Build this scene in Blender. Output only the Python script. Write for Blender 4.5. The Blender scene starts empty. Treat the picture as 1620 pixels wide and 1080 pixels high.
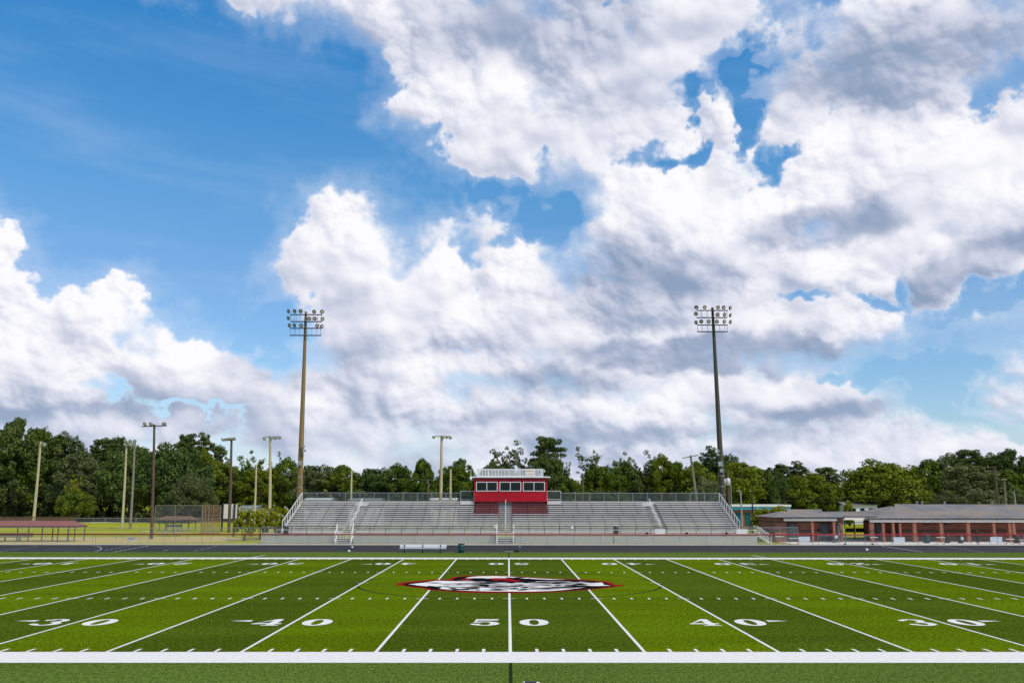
import bpy, bmesh, math, random
import numpy as np
from mathutils import Vector, Matrix, Euler
from mathutils.geometry import tessellate_polygon
R = math.radians
scene = bpy.context.scene
col = scene.collection

# ---------------------------------------------------------------- camera
F = 1430.0; PITCH = 9.92; YAW = 0.0043; ROLL = 0.0008; CAMZ = 5.1
cam_d = bpy.data.cameras.new("camera"); cam = bpy.data.objects.new("camera", cam_d); col.objects.link(cam)
cam_d.sensor_width = 36; cam_d.lens = F / 1620 * 36; cam_d.clip_start = 0.1; cam_d.clip_end = 20000
CM = Matrix.Translation((-0.09, 0, CAMZ)) @ Matrix.Rotation(-YAW, 4, 'Z') @ Matrix.Rotation(R(90 + PITCH), 4, 'X') @ Matrix.Rotation(ROLL, 4, 'Z')
cam.matrix_world = CM
scene.camera = cam

def ray(px, py):
    return (CM.to_3x3() @ Vector(((px - 810) / F, -(py - 540) / F, -1))).normalized()
CO = CM.translation
def G(px, py, z=0.0):
    d = ray(px, py); t = (z - CO.z) / d.z
    return CO + d * t
def PX(px, py, Y):
    d = ray(px, py); t = (Y - CO.y) / d.y
    return CO + d * t
def GX(px, Y):
    """world X of picture column px on the ground at distance Y"""
    lo = 540 + F * math.tan(R(PITCH) + math.atan(CAMZ / Y))
    return PX(px, lo, Y).x

# ---------------------------------------------------------------- world
SUN_DIR = Vector((0.50, -0.44, 0.82)).normalized()
EL = math.asin(SUN_DIR.z); AZ = math.atan2(SUN_DIR.x, SUN_DIR.y)
world = bpy.data.worlds.new("World"); scene.world = world; world.use_nodes = True


# ---- cumulus sky computed here as a texture on directions (azimuth, elevation), mapped at infinity
def _hash(ix, iy, seed):
    h = (ix.astype(np.int64) * 374761393 + iy.astype(np.int64) * 668265263 + seed * 1442695041) & 0xffffffff
    h = ((h ^ (h >> 13)) * 1274126177) & 0xffffffff
    h = ((h ^ (h >> 16)) * 2246822519) & 0xffffffff
    return h ^ (h >> 15)
def perlin(x, y, seed=0):
    xi = np.floor(x); yi = np.floor(y); fx = (x - xi).astype(np.float32); fy = (y - yi).astype(np.float32)
    xi = xi.astype(np.int32); yi = yi.astype(np.int32)
    T = np.random.RandomState(seed + 11).rand(256, 256).astype(np.float32) * 6.2831853
    u = fx * fx * fx * (fx * (fx * 6 - 15) + 10); v = fy * fy * fy * (fy * (fy * 6 - 15) + 10)
    def g(a, b):
        t = T[(xi + a) & 255, (yi + b) & 255]
        return np.cos(t) * (fx - a) + np.sin(t) * (fy - b)
    n0 = g(0, 0) * (1 - u) + g(1, 0) * u; n1 = g(0, 1) * (1 - u) + g(1, 1) * u
    return (n0 * (1 - v) + n1 * v) * 1.5
def fbm(x, y, octs, rough=0.5, seed=0, lac=2.03):
    s = 0; a = 1.0; t = 0; f = 1.0
    for o in range(octs):
        s = s + a * perlin(x * f + 17.3 * o, y * f - 9.1 * o, seed + o); t += a; a *= rough; f *= lac
    return s / t
def puff(x, y, seed=0):
    """field of rounded bumps: 1 at bump centres falling like a sphere"""
    xi = np.floor(x).astype(np.int32); yi = np.floor(y).astype(np.int32)
    rs = np.random.RandomState(seed + 77); TX = rs.rand(256, 256).astype(np.float32); TY = rs.rand(256, 256).astype(np.float32); TR = (0.55 + 0.45 * rs.rand(256, 256)).astype(np.float32)
    best = np.zeros_like(x, dtype=np.float32)
    for a in (-1, 0, 1):
        for b in (-1, 0, 1):
            cx = (xi + a) & 255; cy = (yi + b) & 255
            dx = (xi + a + TX[cx, cy] - x).astype(np.float32); dy = (yi + b + TY[cx, cy] - y).astype(np.float32)
            r = TR[cx, cy]
            h = np.sqrt(np.maximum(0, 1 - (dx * dx + dy * dy) / (r * r))) * r
            best = np.maximum(best, h)
    return best
def sstep(x, a, b):
    t = np.clip((x - a) / (b - a), 0, 1); return t * t * (3 - 2 * t)
def uv_of(px, py):
    r = ray(px, py); return math.atan2(r.x, r.y) * F, math.asin(r.z) * F
def bfield(blobs, U, V):
    acc = np.full(U.shape, -3.0, np.float32)
    for b in blobs:
        px, py, rx, ry = b[:4]; s = b[4] if len(b) > 4 else 1.0; rot = R(b[5]) if len(b) > 5 else 0
        a, e = uv_of(px, py); k = math.cos(math.atan(abs(px - 810) / F)) ** 1.2
        du = U - a; dv = V - e
        x = du * math.cos(rot) + dv * math.sin(rot); y = -du * math.sin(rot) + dv * math.cos(rot)
        v = s * (1 - np.sqrt((x / (rx * k)) ** 2 + (y / (ry * k)) ** 2))
        h = np.clip(0.5 + 0.5 * (acc - v) / 0.12, 0, 1)
        acc = v * (1 - h) + acc * h + 0.12 * h * (1 - h)
    return acc
COVER = [
    (-20, 430, 75, 95), (10, 600, 190, 140), (150, 510, 80, 75), (270, 570, 120, 75), (110, 690, 420, 60),
    (345, 610, 110, 80), (450, 670, 170, 45), (540, 680, 120, 65),
    (560, 372, 95, 75), (500, 400, 60, 60, .9), (540, 440, 85, 90), (620, 540, 165, 150), (690, 432, 95, 74), (800, 402, 80, 72), (640, 640, 300, 90), (470, 640, 150, 55),
    (870, 540, 230, 170), (900, 670, 420, 90),
    (430, -25, 120, 60), (600, -10, 170, 85), (720, 30, 190, 95), (640, 175, 50, 32, .7), (780, 150, 150, 110), (800, 235, 70, 45),
    (950, 130, 190, 150), (1080, 10, 230, 90),
    (1000, 350, 140, 110), (1130, 190, 45, 75), (1110, 390, 260, 180), (1080, 500, 290, 150),
    (1450, 60, 260, 160), (1400, 300, 250, 180), (1580, 320, 200, 200), (1300, 440, 160, 90), (1530, 430, 150, 55),
    (1340, 525, 110, 45), (1180, 630, 280, 70), (1610, 620, 110, 65), (1300, 730, 500, 60), (400, 760, 600, 60), (900, 760, 500, 60), (1260, 170, 60, 90, .9)]
HOLES = [
    (1178, 150, 95, 20, 1.0, 42), (1155, 190, 50, 34, .9, 30), (1085, 225, 60, 20, .9, 45), (1110, 150, 60, 16, .7, 10), (1212, 262, 28, 46, 1.0, 10), (1235, 245, 40, 14, .7, 30),
    (850, 320, 90, 44, 1.1, 12), (800, 385, 60, 24, .7, 30), (1560, 485, 130, 24, 1.0, 8), (1420, 425, 26, 40, .8, 10), (1290, 475, 70, 16, .8, 5), (1390, 455, 60, 14, .7),
    (1440, 603, 170, 22, .9, -8), (1610, 470, 60, 30, .8), (1500, 645, 120, 24, .8, -8), (300, 652, 60, 12, .7), (425, 545, 34, 50, .8), (455, 500, 26, 50, .6)]
DARK = [
    (850, 40, 260, 95, 1.3), (1000, 130, 130, 60, .6), (1430, 90, 260, 105, 1.6), (1560, 40, 160, 90, 1.1), (1600, 130, 90, 70, .8),
    (985, 452, 165, 85, 1.7), (1300, 362, 180, 38, 1.5, 5), (1530, 418, 160, 45, 1.4, 15), (1130, 560, 290, 34, 1.9), (970, 510, 130, 30, .9),
    (1050, 690, 260, 24, .9), (80, 640, 320, 24, .8), (430, 585, 110, 50, .7), (720, 560, 150, 40, .5), (880, 610, 200, 30, .9),
    (1300, 650, 200, 20, .7), (560, 490, 60, 40, .35), (1180, 430, 110, 35, .5), (700, 660, 260, 22, .5)]
def clouds(W, H, az0, az1, el0, el1, front=True):
    u = (az0 + (np.arange(W, dtype=np.float32) + .5) / W * (az1 - az0)) * F
    v = (el0 + (np.arange(H, dtype=np.float32) + .5) / H * (el1 - el0)) * F
    U, V = np.meshgrid(u, v)
    # warp so that ellipses turn into lobed outlines
    wu = fbm(U / 170, V / 150, 4, .55, 1) * 60 + fbm(U / 40, V / 38, 4, .6, 5) * 17
    wv = fbm(U / 170 + 40, V / 150, 4, .55, 2) * 48 + fbm(U / 40, V / 38 + 9, 4, .6, 6) * 17
    cov = bfield(COVER, U + wu, V + wv) if front else np.full(U.shape, -3.0, np.float32)
    hol = np.full(U.shape, -2.0, np.float32)
    if front:
        hol = bfield(HOLES, U + wu * 1.9, V + wv * 1.9) + .75 * fbm(U / 85, V / 70, 6, .50, 13)
        cov = cov - .85 * sstep(hol, -.25, .85) - .35 * np.maximum(0, hol)
    loose = fbm(U / 420, V / 300, 3, .5, 21) * 1.6 - 0.22
    out = np.maximum(sstep(np.abs(U), .62 * F, .75 * F), sstep(V, .66 * F, .78 * F))
    cov = cov * (1 - out) + loose * out if front else loose
    fine = sstep(V, 330, 60)          # lumps shrink towards the horizon
    def lumps(s, no=4):
        bx = U + 9 * fbm(U / 30, V / 30, 3, .5, 31) ; by = V + 9 * fbm(U / 30, V / 30 + 5, 3, .5, 32)
        acc = 0; a = 1.0; sc = s
        for o in range(no):
            acc = acc + a * puff(bx / sc, by / (sc * .92), 40 + o); a *= .44; sc /= 2.05
        return acc
    Lb = lumps(62.) ; Ls = lumps(36.)
    B = Lb * (1 - fine) + Ls * .75 * fine
    f = fbm(U / 120, V / 100, 8, .60, 60) + .16 * fbm(U / 20, V / 17, 5, .65, 62)
    edge = cov * 1.0 + (B - 0.95) * 0.24 + f * 0.62
    # sharper lit tops, softer undersides
    soft = 0.16 + 0.60 * sstep(fbm(U / 200, V / 120, 3, .5, 70), -0.15, .35) + .22 * sstep(hol, -.5, .1)
    alpha = sstep(edge, 0.0, 1.0 * soft + .02)
    Bb = lumps(135., 3)
    f2 = fbm(U / 150, V / 120, 6, .47, 64)
    crisp = sstep(fbm(U / 260, V / 200, 3, .5, 66), -.30, .22)
    ht = np.sqrt(np.maximum(edge, 0.0)) * 70 + np.maximum(edge, 0) * 25 + B * (6 + 12 * crisp) + Bb * 34 + f2 * 52
    px = (az1 - az0) * F / W
    k = max(1, int(round(1.2 / px)))
    gy, gx = np.gradient(ht, (el1 - el0) * F / H, px)
    nz = 1 / np.sqrt(1 + (gx * .9) ** 2 + (gy * .9) ** 2)
    lam = (-gx * .9 * .42 + -gy * .9 * .62 + .66) * nz
    def blur(a, r):
        for ax in (0, 1):
            for _ in range(2):
                c = np.cumsum(np.concatenate([np.repeat(np.take(a, [0], ax), r + 1, ax), a, np.repeat(np.take(a, [-1], ax), r, ax)], ax), ax, dtype=np.float64)
                n = a.shape[ax]
                a = ((np.take(c, np.arange(2 * r + 1, 2 * r + 1 + n), ax) - np.take(c, np.arange(0, n), ax)) / (2 * r + 1)).astype(np.float32)
        return a
    l1 = blur(lam, max(1, int(2.2 / px))); l2 = blur(lam, max(1, int(7 / px))); l3 = blur(lam, max(1, int(22 / px)))
    lam = (.06 * lam + .26 * l1) * (.25 + .75 * crisp) + (.40 + .15 * (1 - crisp)) * l2 + .32 * l3
    # light reaching each point: less cloud between it and the sun (up and to the right) = brighter
    sh = blur(np.clip(edge, 0, 1.2), max(1, int(26 / px)))
    dv = int(55 / ((el1 - el0) * F / H)); du = int(30 / px)
    over = np.roll(np.roll(sh, -dv, 0), -du, 1)
    dw = fbm(U / 110, V / 80, 5, .50, 90)
    dk = bfield(DARK, U + wu * .8, V + wv * .8) if front else np.full(U.shape, -1.0, np.float32)
    dk = sstep(dk + dw * .30, -0.15, .80)
    if front: dk = dk * (1 - out)
    soft2 = fbm(U / 150, V / 78, 4, .45, 95)
    lit = .55 + .66 * (lam - .1) - .30 * sstep(over, .25, 1.05) * sstep(soft2, -.35, .45) - .50 * dk
    low = sstep(V, 260, 40)
    lit = lit - low * (.12 + .30 * sstep(soft2, -.15, .3))
    lit = lit + .16 * sstep(edge, .35, .05)          # thin rims glow
    lit = np.clip(lit + .10, 0, 1)
    keys = [0, .3, .5, .68, .84, 1.0]
    cr = np.interp(lit, keys, [.28, .44, .61, .76, .88, 1.0]); cg = np.interp(lit, keys, [.37, .50, .65, .78, .89, 1.0]); cbl = np.interp(lit, keys, [.53, .65, .78, .88, .96, 1.02])
    veil = .22 * sstep(edge, -.55, .1)
    st = fbm((U + 90 * fbm(U / 300, V / 300, 3, .5, 81)) / 520, (V + U * .05) / 85, 6, .58, 80)
    veil = veil + .13 * sstep(st, -.1, .6) * sstep(V, 1000, 350)
    veil = np.clip(veil, 0, .6) * (1 - alpha)
    A = alpha + veil
    vc = (.80, .87, .98)
    rgb = [(c * alpha + w * veil) / np.maximum(A, 1e-4) for c, w in zip((cr, cg, cbl), vc)]
    return np.stack(rgb + [A], -1).astype(np.float32)

def build_sky():
    nt = world.node_tree; N = nt.nodes; L = nt.links
    N.clear()
    def new(t, **k):
        n = N.new(t)
        for a, b in k.items(): setattr(n, a, b)
        return n
    def put(sock, v):
        if isinstance(v, bpy.types.NodeSocket): L.new(v, sock)
        else: sock.default_value = v
    def m(op, a, b=None, c=None, clamp=False):
        n = new('ShaderNodeMath', operation=op, use_clamp=clamp)
        put(n.inputs[0], a)
        if b is not None: put(n.inputs[1], b)
        if c is not None: put(n.inputs[2], c)
        return n.outputs[0]
    def mix(f, a, b, kind='MIX'):
        n = new('ShaderNodeMix', data_type='RGBA', blend_type=kind)
        put(n.inputs[0], f); put(n.inputs[6], a); put(n.inputs[7], b)
        return n.outputs[2]
    tc = new('ShaderNodeTexCoord')
    nn = new('ShaderNodeVectorMath', operation='NORMALIZE'); L.new(tc.outputs['Generated'], nn.inputs[0])
    sp = new('ShaderNodeSeparateXYZ'); L.new(nn.outputs[0], sp.inputs[0]); X, Y, Z = sp.outputs
    az = m('ARCTAN2', X, Y); el = m('ARCSINE', Z)
    def layer(name, W, H, a0, a1, e0, e1, front):
        im = bpy.data.images.new(name, W, H, alpha=True, float_buffer=True, is_data=True)
        im.alpha_mode = 'CHANNEL_PACKED'
        im.pixels.foreach_set(clouds(W, H, a0, a1, e0, e1, front).ravel()); im.update()
        t = new('ShaderNodeTexImage', extension='EXTEND', interpolation='Cubic' if front else 'Linear'); t.image = im
        c = new('ShaderNodeCombineXYZ')
        L.new(m('DIVIDE', m('SUBTRACT', az, a0), a1 - a0), c.inputs[0]); L.new(m('DIVIDE', m('SUBTRACT', el, e0), e1 - e0), c.inputs[1])
        L.new(c.outputs[0], t.inputs[0])
        return t
    ft = layer('cloud_field', 1900, 1040, -.64, .64, -.02, .68, True)
    rt = layer('cloud_field_around', 1000, 250, -math.pi, math.pi, -.02, math.pi / 2, False)
    inside = m('MULTIPLY', m('SUBTRACT', 1.0, m('DIVIDE', m('SUBTRACT', m('ABSOLUTE', az), .60), .035), clamp=True),
               m('SUBTRACT', 1.0, m('DIVIDE', m('SUBTRACT', el, .63), .04), clamp=True), clamp=True)
    inside = m('MULTIPLY', m('MINIMUM', inside, 1.0), 1.0, clamp=True)
    ccol = mix(inside, rt.outputs[0], ft.outputs[0])
    al = m('ADD', m('MULTIPLY', rt.outputs[1], m('SUBTRACT', 1.0, inside)), m('MULTIPLY', ft.outputs[1], inside), clamp=True)
    ccol = mix(1.0, ccol, (9.8, 9.75, 9.8, 1), 'MULTIPLY')
    sky = new('ShaderNodeTexSky', sky_type='NISHITA'); sky.sun_disc = False
    sky.sun_elevation = EL; sky.sun_rotation = AZ; sky.altitude = 0; sky.air_density = 1.0; sky.dust_density = 0.6; sky.ozone_density = 2.0
    tr = new('ShaderNodeValToRGB'); L.new(m('MULTIPLY', el, .7, clamp=True), tr.inputs[0])
    tr.color_ramp.elements[0].color = (.92, 1.12, 1.30, 1); tr.color_ramp.elements[1].color = (.62, .70, .72, 1)
    for p_, c_ in ((.16, (.90, 1.22, 1.46, 1)), (.23, (.72, 1.33, 1.60, 1)), (.36, (.30, 1.30, 1.82, 1)), (.50, (.40, .85, 1.0, 1))):
        e_ = tr.color_ramp.elements.new(p_); e_.color = c_
    skyc = mix(1.0, sky.outputs[0], tr.outputs[0], 'MULTIPLY')
    final = mix(al, skyc, ccol)
    hz = m('MULTIPLY', m('SUBTRACT', 1.0, m('DIVIDE', el, .13), clamp=True), .30)
    final = mix(hz, final, (6.6, 7.5, 9.0, 1))
    bg = new('ShaderNodeBackground'); L.new(final, bg.inputs[0]); bg.inputs[1].default_value = 0.1
    out = new('ShaderNodeOutputWorld'); L.new(bg.outputs[0], out.inputs[0])
TINT = (0.95, 2.1, 2.25, 1)
build_sky()

sun_d = bpy.data.lights.new("sun", 'SUN'); sun_d.energy = 3.0; sun_d.angle = R(0.5); sun_d.color = (1.0, 0.92, 0.80)
sun = bpy.data.objects.new("sun", sun_d); col.objects.link(sun)
sun.rotation_euler = SUN_DIR.to_track_quat('Z', 'Y').to_euler()
sun.location = (0, 0, 60)
scene.view_settings.view_transform = 'Standard'; scene.view_settings.look = 'None'
scene.view_settings.exposure = 0.0; scene.view_settings.gamma = 1.0
scene.cycles.max_bounces = 6; scene.cycles.transparent_max_bounces = 24

# ---------------------------------------------------------------- helpers
rnd = random.Random(7)
class MB:
    """collects faces and links them as one mesh object"""
    def __init__(s): s.v = []; s.f = []
    def face(s, pts):
        i = len(s.v); s.v += [tuple(p) for p in pts]; s.f.append(tuple(range(i, i + len(pts))))
    def box(s, x0, x1, y0, y1, z0, z1):
        i = len(s.v)
        s.v += [(x0, y0, z0), (x1, y0, z0), (x1, y1, z0), (x0, y1, z0), (x0, y0, z1), (x1, y0, z1), (x1, y1, z1), (x0, y1, z1)]
        s.f += [tuple(i + k for k in q) for q in ((0, 3, 2, 1), (4, 5, 6, 7), (0, 1, 5, 4), (1, 2, 6, 5), (2, 3, 7, 6), (3, 0, 4, 7))]
        return s
    def bar(s, a, b, r=0.03, n=6, r2=None, cap=True):
        a = Vector(a); b = Vector(b); r2 = r if r2 is None else r2
        d = (b - a).normalized(); u = d.orthogonal().normalized(); w = d.cross(u)
        i = len(s.v); o = math.pi / n
        for P, rr in ((a, r), (b, r2)):
            for k in range(n):
                t = 2 * math.pi * k / n + o
                s.v.append(tuple(P + (u * math.cos(t) + w * math.sin(t)) * rr))
        for k in range(n): s.f.append((i + k, i + (k + 1) % n, i + n + (k + 1) % n, i + n + k))
        if cap: s.f.append(tuple(i + n - 1 - k for k in range(n))); s.f.append(tuple(i + n + k for k in range(n)))
        return s
    def tube(s, pts, r, n=6):
        for a, b in zip(pts[:-1], pts[1:]): s.bar(a, b, r, n)
        return s
    def lathe(s, c, prof, n=16, axis=None):
        """prof = [(radius, height)] round an axis from c"""
        c = Vector(c); ax = Vector(axis or (0, 0, 1)).normalized(); u = ax.orthogonal().normalized(); w = ax.cross(u)
        i = len(s.v)
        for r, h in prof:
            for k in range(n):
                t = 2 * math.pi * k / n
                s.v.append(tuple(c + ax * h + (u * math.cos(t) + w * math.sin(t)) * max(r, 1e-4)))
        for j in range(len(prof) - 1):
            for k in range(n):
                a = i + j * n + k; b = i + j * n + (k + 1) % n
                s.f.append((a, b, b + n, a + n))
        return s
    def prism(s, poly, a, b, plane='xz'):
        """extrude a 2-D polygon (x,z) from y=a to y=b, or (y,z) along x, or (x,y) along z"""
        def P(p, t): return {'xz': (p[0], t, p[1]), 'yz': (t, p[0], p[1]), 'xy': (p[0], p[1], t)}[plane]
        i = len(s.v); n = len(poly)
        s.v += [P(p, a) for p in poly] + [P(p, b) for p in poly]
        s.f.append(tuple(range(i, i + n))); s.f.append(tuple(i + 2 * n - 1 - k for k in range(n)))
        for k in range(n): s.f.append((i + k, i + n + k, i + n + (k + 1) % n, i + (k + 1) % n))
        return s
    def flat(s, loops, z):
        """horizontal polygon with holes"""
        tri = tessellate_polygon([[Vector((p[0], p[1], 0)) for p in l] for l in loops])
        pts = [p for l in loops for p in l]; i = len(s.v)
        s.v += [(p[0], p[1], z) for p in pts]
        for t in tri:
            a, b, c = (pts[k] for k in t)
            if (b[0] - a[0]) * (c[1] - a[1]) - (b[1] - a[1]) * (c[0] - a[0]) < 0: t = (t[0], t[2], t[1])
            s.f.append(tuple(i + k for k in t))
        return s
    def build(s, name, m, parent=None, smooth=False, label=None):
        me = bpy.data.meshes.new(name)
        off = Vector(parent['_o']) if parent is not None else Vector((0, 0, 0))
        if parent is None:
            a = np.array(s.v); off = Vector(((a[:, 0].min() + a[:, 0].max()) / 2, (a[:, 1].min() + a[:, 1].max()) / 2, a[:, 2].min()))
        me.from_pydata([tuple(Vector(v) - off) for v in s.v], [], s.f)
        if smooth:
            me.polygons.foreach_set('use_smooth', [True] * len(me.polygons))
        me.materials.append(m); me.update()
        o = bpy.data.objects.new(name, me); col.objects.link(o)
        if parent is not None:
            o.parent = parent; o['_o'] = tuple(off)
        else:
            o.location = off; o['_o'] = tuple(off)
        if label: o['label'] = label
        return o
def tag(o, label=None, cat=None, group=None, kind=None):
    if label: o['label'] = label
    if cat: o['category'] = cat
    if group: o['group'] = group
    if kind: o['kind'] = kind
    return o
def thing(name, loc, label, cat, group=None):
    o = bpy.data.objects.new(name, None); col.objects.link(o); o.location = loc; o['_o'] = tuple(loc); o.empty_display_size = .2
    return tag(o, label, cat, group)
def copy_tree(root, delta, label=None, group=None):
    c = root.copy(); col.objects.link(c); c.location = root.location + Vector(delta)
    if label: c['label'] = label
    if group: c['group'] = group
    for ch in root.children:
        d = ch.copy(); col.objects.link(d); d.parent = c
        for g in ch.children:
            e = g.copy(); col.objects.link(e); e.parent = d
    return c
def struct(mb, name, m, label=None):
    o = mb.build(name, m); o['kind'] = 'structure'
    if label: o['label'] = label
    return o

class NT:
    def __init__(s, name):
        s.mat = bpy.data.materials.new(name); s.mat.use_nodes = True
        s.t = s.mat.node_tree; s.N = s.t.nodes; s.L = s.t.links
        s.bsdf = s.N['Principled BSDF']; s.out = s.N['Material Output']
        s._pos = None
    def put(s, sock, v):
        if isinstance(v, bpy.types.NodeSocket): s.L.new(v, sock)
        else: sock.default_value = v
    @property
    def pos(s):
        if s._pos is None: s._pos = s.N.new('ShaderNodeNewGeometry').outputs['Position']
        return s._pos
    def m(s, op, a, b=None, c=None, clamp=False):
        n = s.N.new('ShaderNodeMath'); n.operation = op; n.use_clamp = clamp
        s.put(n.inputs[0], a)
        if b is not None: s.put(n.inputs[1], b)
        if c is not None: s.put(n.inputs[2], c)
        return n.outputs[0]
    def scale(s, v, sc):
        n = s.N.new('ShaderNodeVectorMath'); n.operation = 'MULTIPLY'; s.put(n.inputs[0], v); n.inputs[1].default_value = sc if hasattr(sc, '__len__') else (sc,) * 3
        return n.outputs[0]
    def noise(s, vec, scale, detail=4, rough=.5, col=False):
        n = s.N.new('ShaderNodeTexNoise'); s.put(n.inputs['Vector'], vec); n.inputs['Scale'].default_value = scale
        n.inputs['Detail'].default_value = detail; n.inputs['Roughness'].default_value = rough
        return n.outputs['Color' if col else 'Fac']
    def ramp(s, v, stops):
        n = s.N.new('ShaderNodeValToRGB'); s.put(n.inputs[0], v); cr = n.color_ramp
        while len(cr.elements) > 1: cr.elements.remove(cr.elements[-1])
        cr.elements[0].position = stops[0][0]; cr.elements[0].color = (*stops[0][1], 1)
        for p, c in stops[1:]:
            e = cr.elements.new(p); e.color = (*c, 1)
        return n.outputs[0]
    def mix(s, f, a, b, kind='MIX'):
        n = s.N.new('ShaderNodeMix'); n.data_type = 'RGBA'; n.blend_type = kind
        s.put(n.inputs[0], f); s.put(n.inputs[6], (*a, 1) if isinstance(a, tuple) and len(a) == 3 else a); s.put(n.inputs[7], (*b, 1) if isinstance(b, tuple) and len(b) == 3 else b)
        return n.outputs[2]
    def mapr(s, v, a, b, c=0., d=1.):
        n = s.N.new('ShaderNodeMapRange'); n.interpolation_type = 'SMOOTHSTEP'; s.put(n.inputs[0], v)
        for i, x in enumerate((a, b, c, d)): n.inputs[i + 1].default_value = x
        return n.outputs[0]
    def xyz(s, v):
        n = s.N.new('ShaderNodeSeparateXYZ'); s.put(n.inputs[0], v); return n.outputs
    def comb(s, x, y, z):
        n = s.N.new('ShaderNodeCombineXYZ')
        for i, q in enumerate((x, y, z)): s.put(n.inputs[i], q)
        return n.outputs[0]
    def bump(s, h, strength=.3, dist=.05):
        n = s.N.new('ShaderNodeBump'); s.put(n.inputs['Height'], h); n.inputs['Strength'].default_value = strength; n.inputs['Distance'].default_value = dist
        s.L.new(n.outputs[0], s.bsdf.inputs['Normal'])
    def set(s, **k):
        for a, b in k.items():
            s.put(s.bsdf.inputs[{'color': 'Base Color', 'rough': 'Roughness', 'metal': 'Metallic', 'spec': 'Specular IOR Level', 'alpha': 'Alpha', 'trans': 'Transmission Weight'}[a]], (*b, 1) if isinstance(b, tuple) and len(b) == 3 else b)
        return s
def simple(name, c, rough=.6, metal=0., var=.25, sc=1.5, spec=.4, stretch=(1, 1, 1)):
    t = NT(name); n = t.noise(t.scale(t.pos, stretch), sc, 6, .6); n2 = t.noise(t.scale(t.pos, stretch), sc * 9, 3, .6)
    f = t.m('ADD', t.m('MULTIPLY', n, .7), t.m('MULTIPLY', n2, .3))
    d = tuple(x * (1 - var) for x in c); l = tuple(min(1, x * (1 + var * .8)) for x in c)
    t.set(color=t.ramp(f, [(.3, d), (.5, c), (.7, l)]), rough=t.mapr(n2, .3, .7, max(.05, rough - .1), min(1, rough + .1)), metal=metal, spec=spec)
    return t.mat
def mesh_wire(name, c, alpha, scale=14.0):
    """chain-link fabric: woven wire drawn as an open diagonal pattern, coarser part by part transparency"""
    t = NT(name); x, y, z = t.xyz(t.pos)
    h = t.m('ADD', x, y)
    w = t.N.new('ShaderNodeTexNoise'); t.put(w.inputs['Vector'], t.pos); w.inputs['Scale'].default_value = .5
    def wire(v):
        fr = t.m('PINGPONG', t.m('MULTIPLY', v, scale), .5)
        return t.m('LESS_THAN', fr, alpha * .25)
    a = t.m('MAXIMUM', wire(t.m('ADD', h, z)), wire(t.m('SUBTRACT', h, z)))
    t.set(color=c, rough=.45, metal=.3, alpha=a)
    return t.mat

def turf_mat(name, darkc, lightc=None, stripes=False):
    t = NT(name); x, y, z = t.xyz(t.pos)
    big = t.noise(t.scale(t.pos, (.05, .25, 1)), 1.0, 4, .5)
    mid = t.noise(t.pos, 5.0, 5, .7); fin = t.noise(t.scale(t.pos, (1, .22, 1)), 25.0, 3, .8); fin2 = t.noise(t.scale(t.pos, (1, .3, 1)), 12.0, 3, .8)
    base = darkc
    if stripes:
        k = t.m('FLOOR', t.m('DIVIDE', t.m('ABSOLUTE', x), 4.572)); odd = t.m('MODULO', k, 2.0)
        base = t.mix(odd, darkc, lightc)
    v = t.m('ADD', t.m('ADD', t.m('MULTIPLY', mid, .30), t.m('MULTIPLY', fin, .55)), t.m('MULTIPLY', fin2, .5))
    shade = t.mapr(v, .46, .88, .22, 1.95)
    shade = t.m('MULTIPLY', shade, t.mapr(big, .3, .7, .86, 1.14))
    c = t.mix(1.0, base, t.comb(shade, shade, shade), 'MULTIPLY')
    sp = t.noise(t.scale(t.pos, (1, .25, 1)), 30.0, 1, .5); sp2 = t.noise(t.pos, 4.0, 2, .6)
    fl = t.m('MULTIPLY', t.mapr(sp, .68, .74), t.mapr(sp2, .35, .65, .3, .9))
    c = t.mix(t.m('MULTIPLY', fl, .8), c, (.52, .50, .20))
    t.set(color=c, rough=.95, spec=.0)
    t.bump(fin, .8, .03)
    return t.mat
M = {}
M['turf'] = turf_mat('field_turf', (.056, .090, .006), (.090, .138, .003), True)
M['turf_out'] = turf_mat('sideline_turf', (.082, .126, .022))
def grass():
    t = NT('lawn'); n = t.noise(t.scale(t.pos, (.04, .12, 1)), 1.0, 6, .65); n2 = t.noise(t.pos, .9, 5, .7); n3 = t.noise(t.pos, 7, 3, .7)
    f = t.m('ADD', t.m('MULTIPLY', n, .5), t.m('ADD', t.m('MULTIPLY', n2, .3), t.m('MULTIPLY', n3, .2)))
    t.set(color=t.ramp(f, [(.36, (.16, .20, .012)), (.48, (.30, .32, .015)), (.56, (.40, .38, .045)), (.66, (.42, .34, .13))]), rough=.95, spec=.0)
    t.bump(n3, .5, .05); return t.mat
M['grass'] = grass()
def dirt():
    t = NT('clay'); n = t.noise(t.scale(t.pos, (.1, .4, 1)), 1.2, 6, .65)
    t.set(color=t.ramp(n, [(.30, (.40, .38, .06)), (.45, (.52, .43, .14)), (.58, (.60, .42, .20)), (.68, (.44, .40, .07))]), rough=.95, spec=.1); return t.mat
M['clay'] = dirt()
def track():
    t = NT('track_rubber'); n = t.noise(t.scale(t.pos, (.06, .5, 1)), 1.6, 7, .65); n2 = t.noise(t.pos, 14, 3, .7)
    f = t.m('ADD', t.m('MULTIPLY', n, .75), t.m('MULTIPLY', n2, .25))
    t.set(color=t.ramp(f, [(.34, (.014, .015, .018)), (.5, (.027, .026, .030)), (.66, (.055, .048, .050))]), rough=.85, spec=.25); t.bump(n2, .4, .02); return t.mat
M['track'] = track()
M['concrete'] = simple('concrete', (.74, .68, .63), .85, var=.16, sc=.8)
M['line'] = simple('white_turf_fibre', (.755, .725, .715), .9, var=.13, sc=5, spec=0)
M['trackpaint'] = simple('worn_track_paint', (.42, .42, .44), .8, var=.7, sc=1.6)
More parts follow.
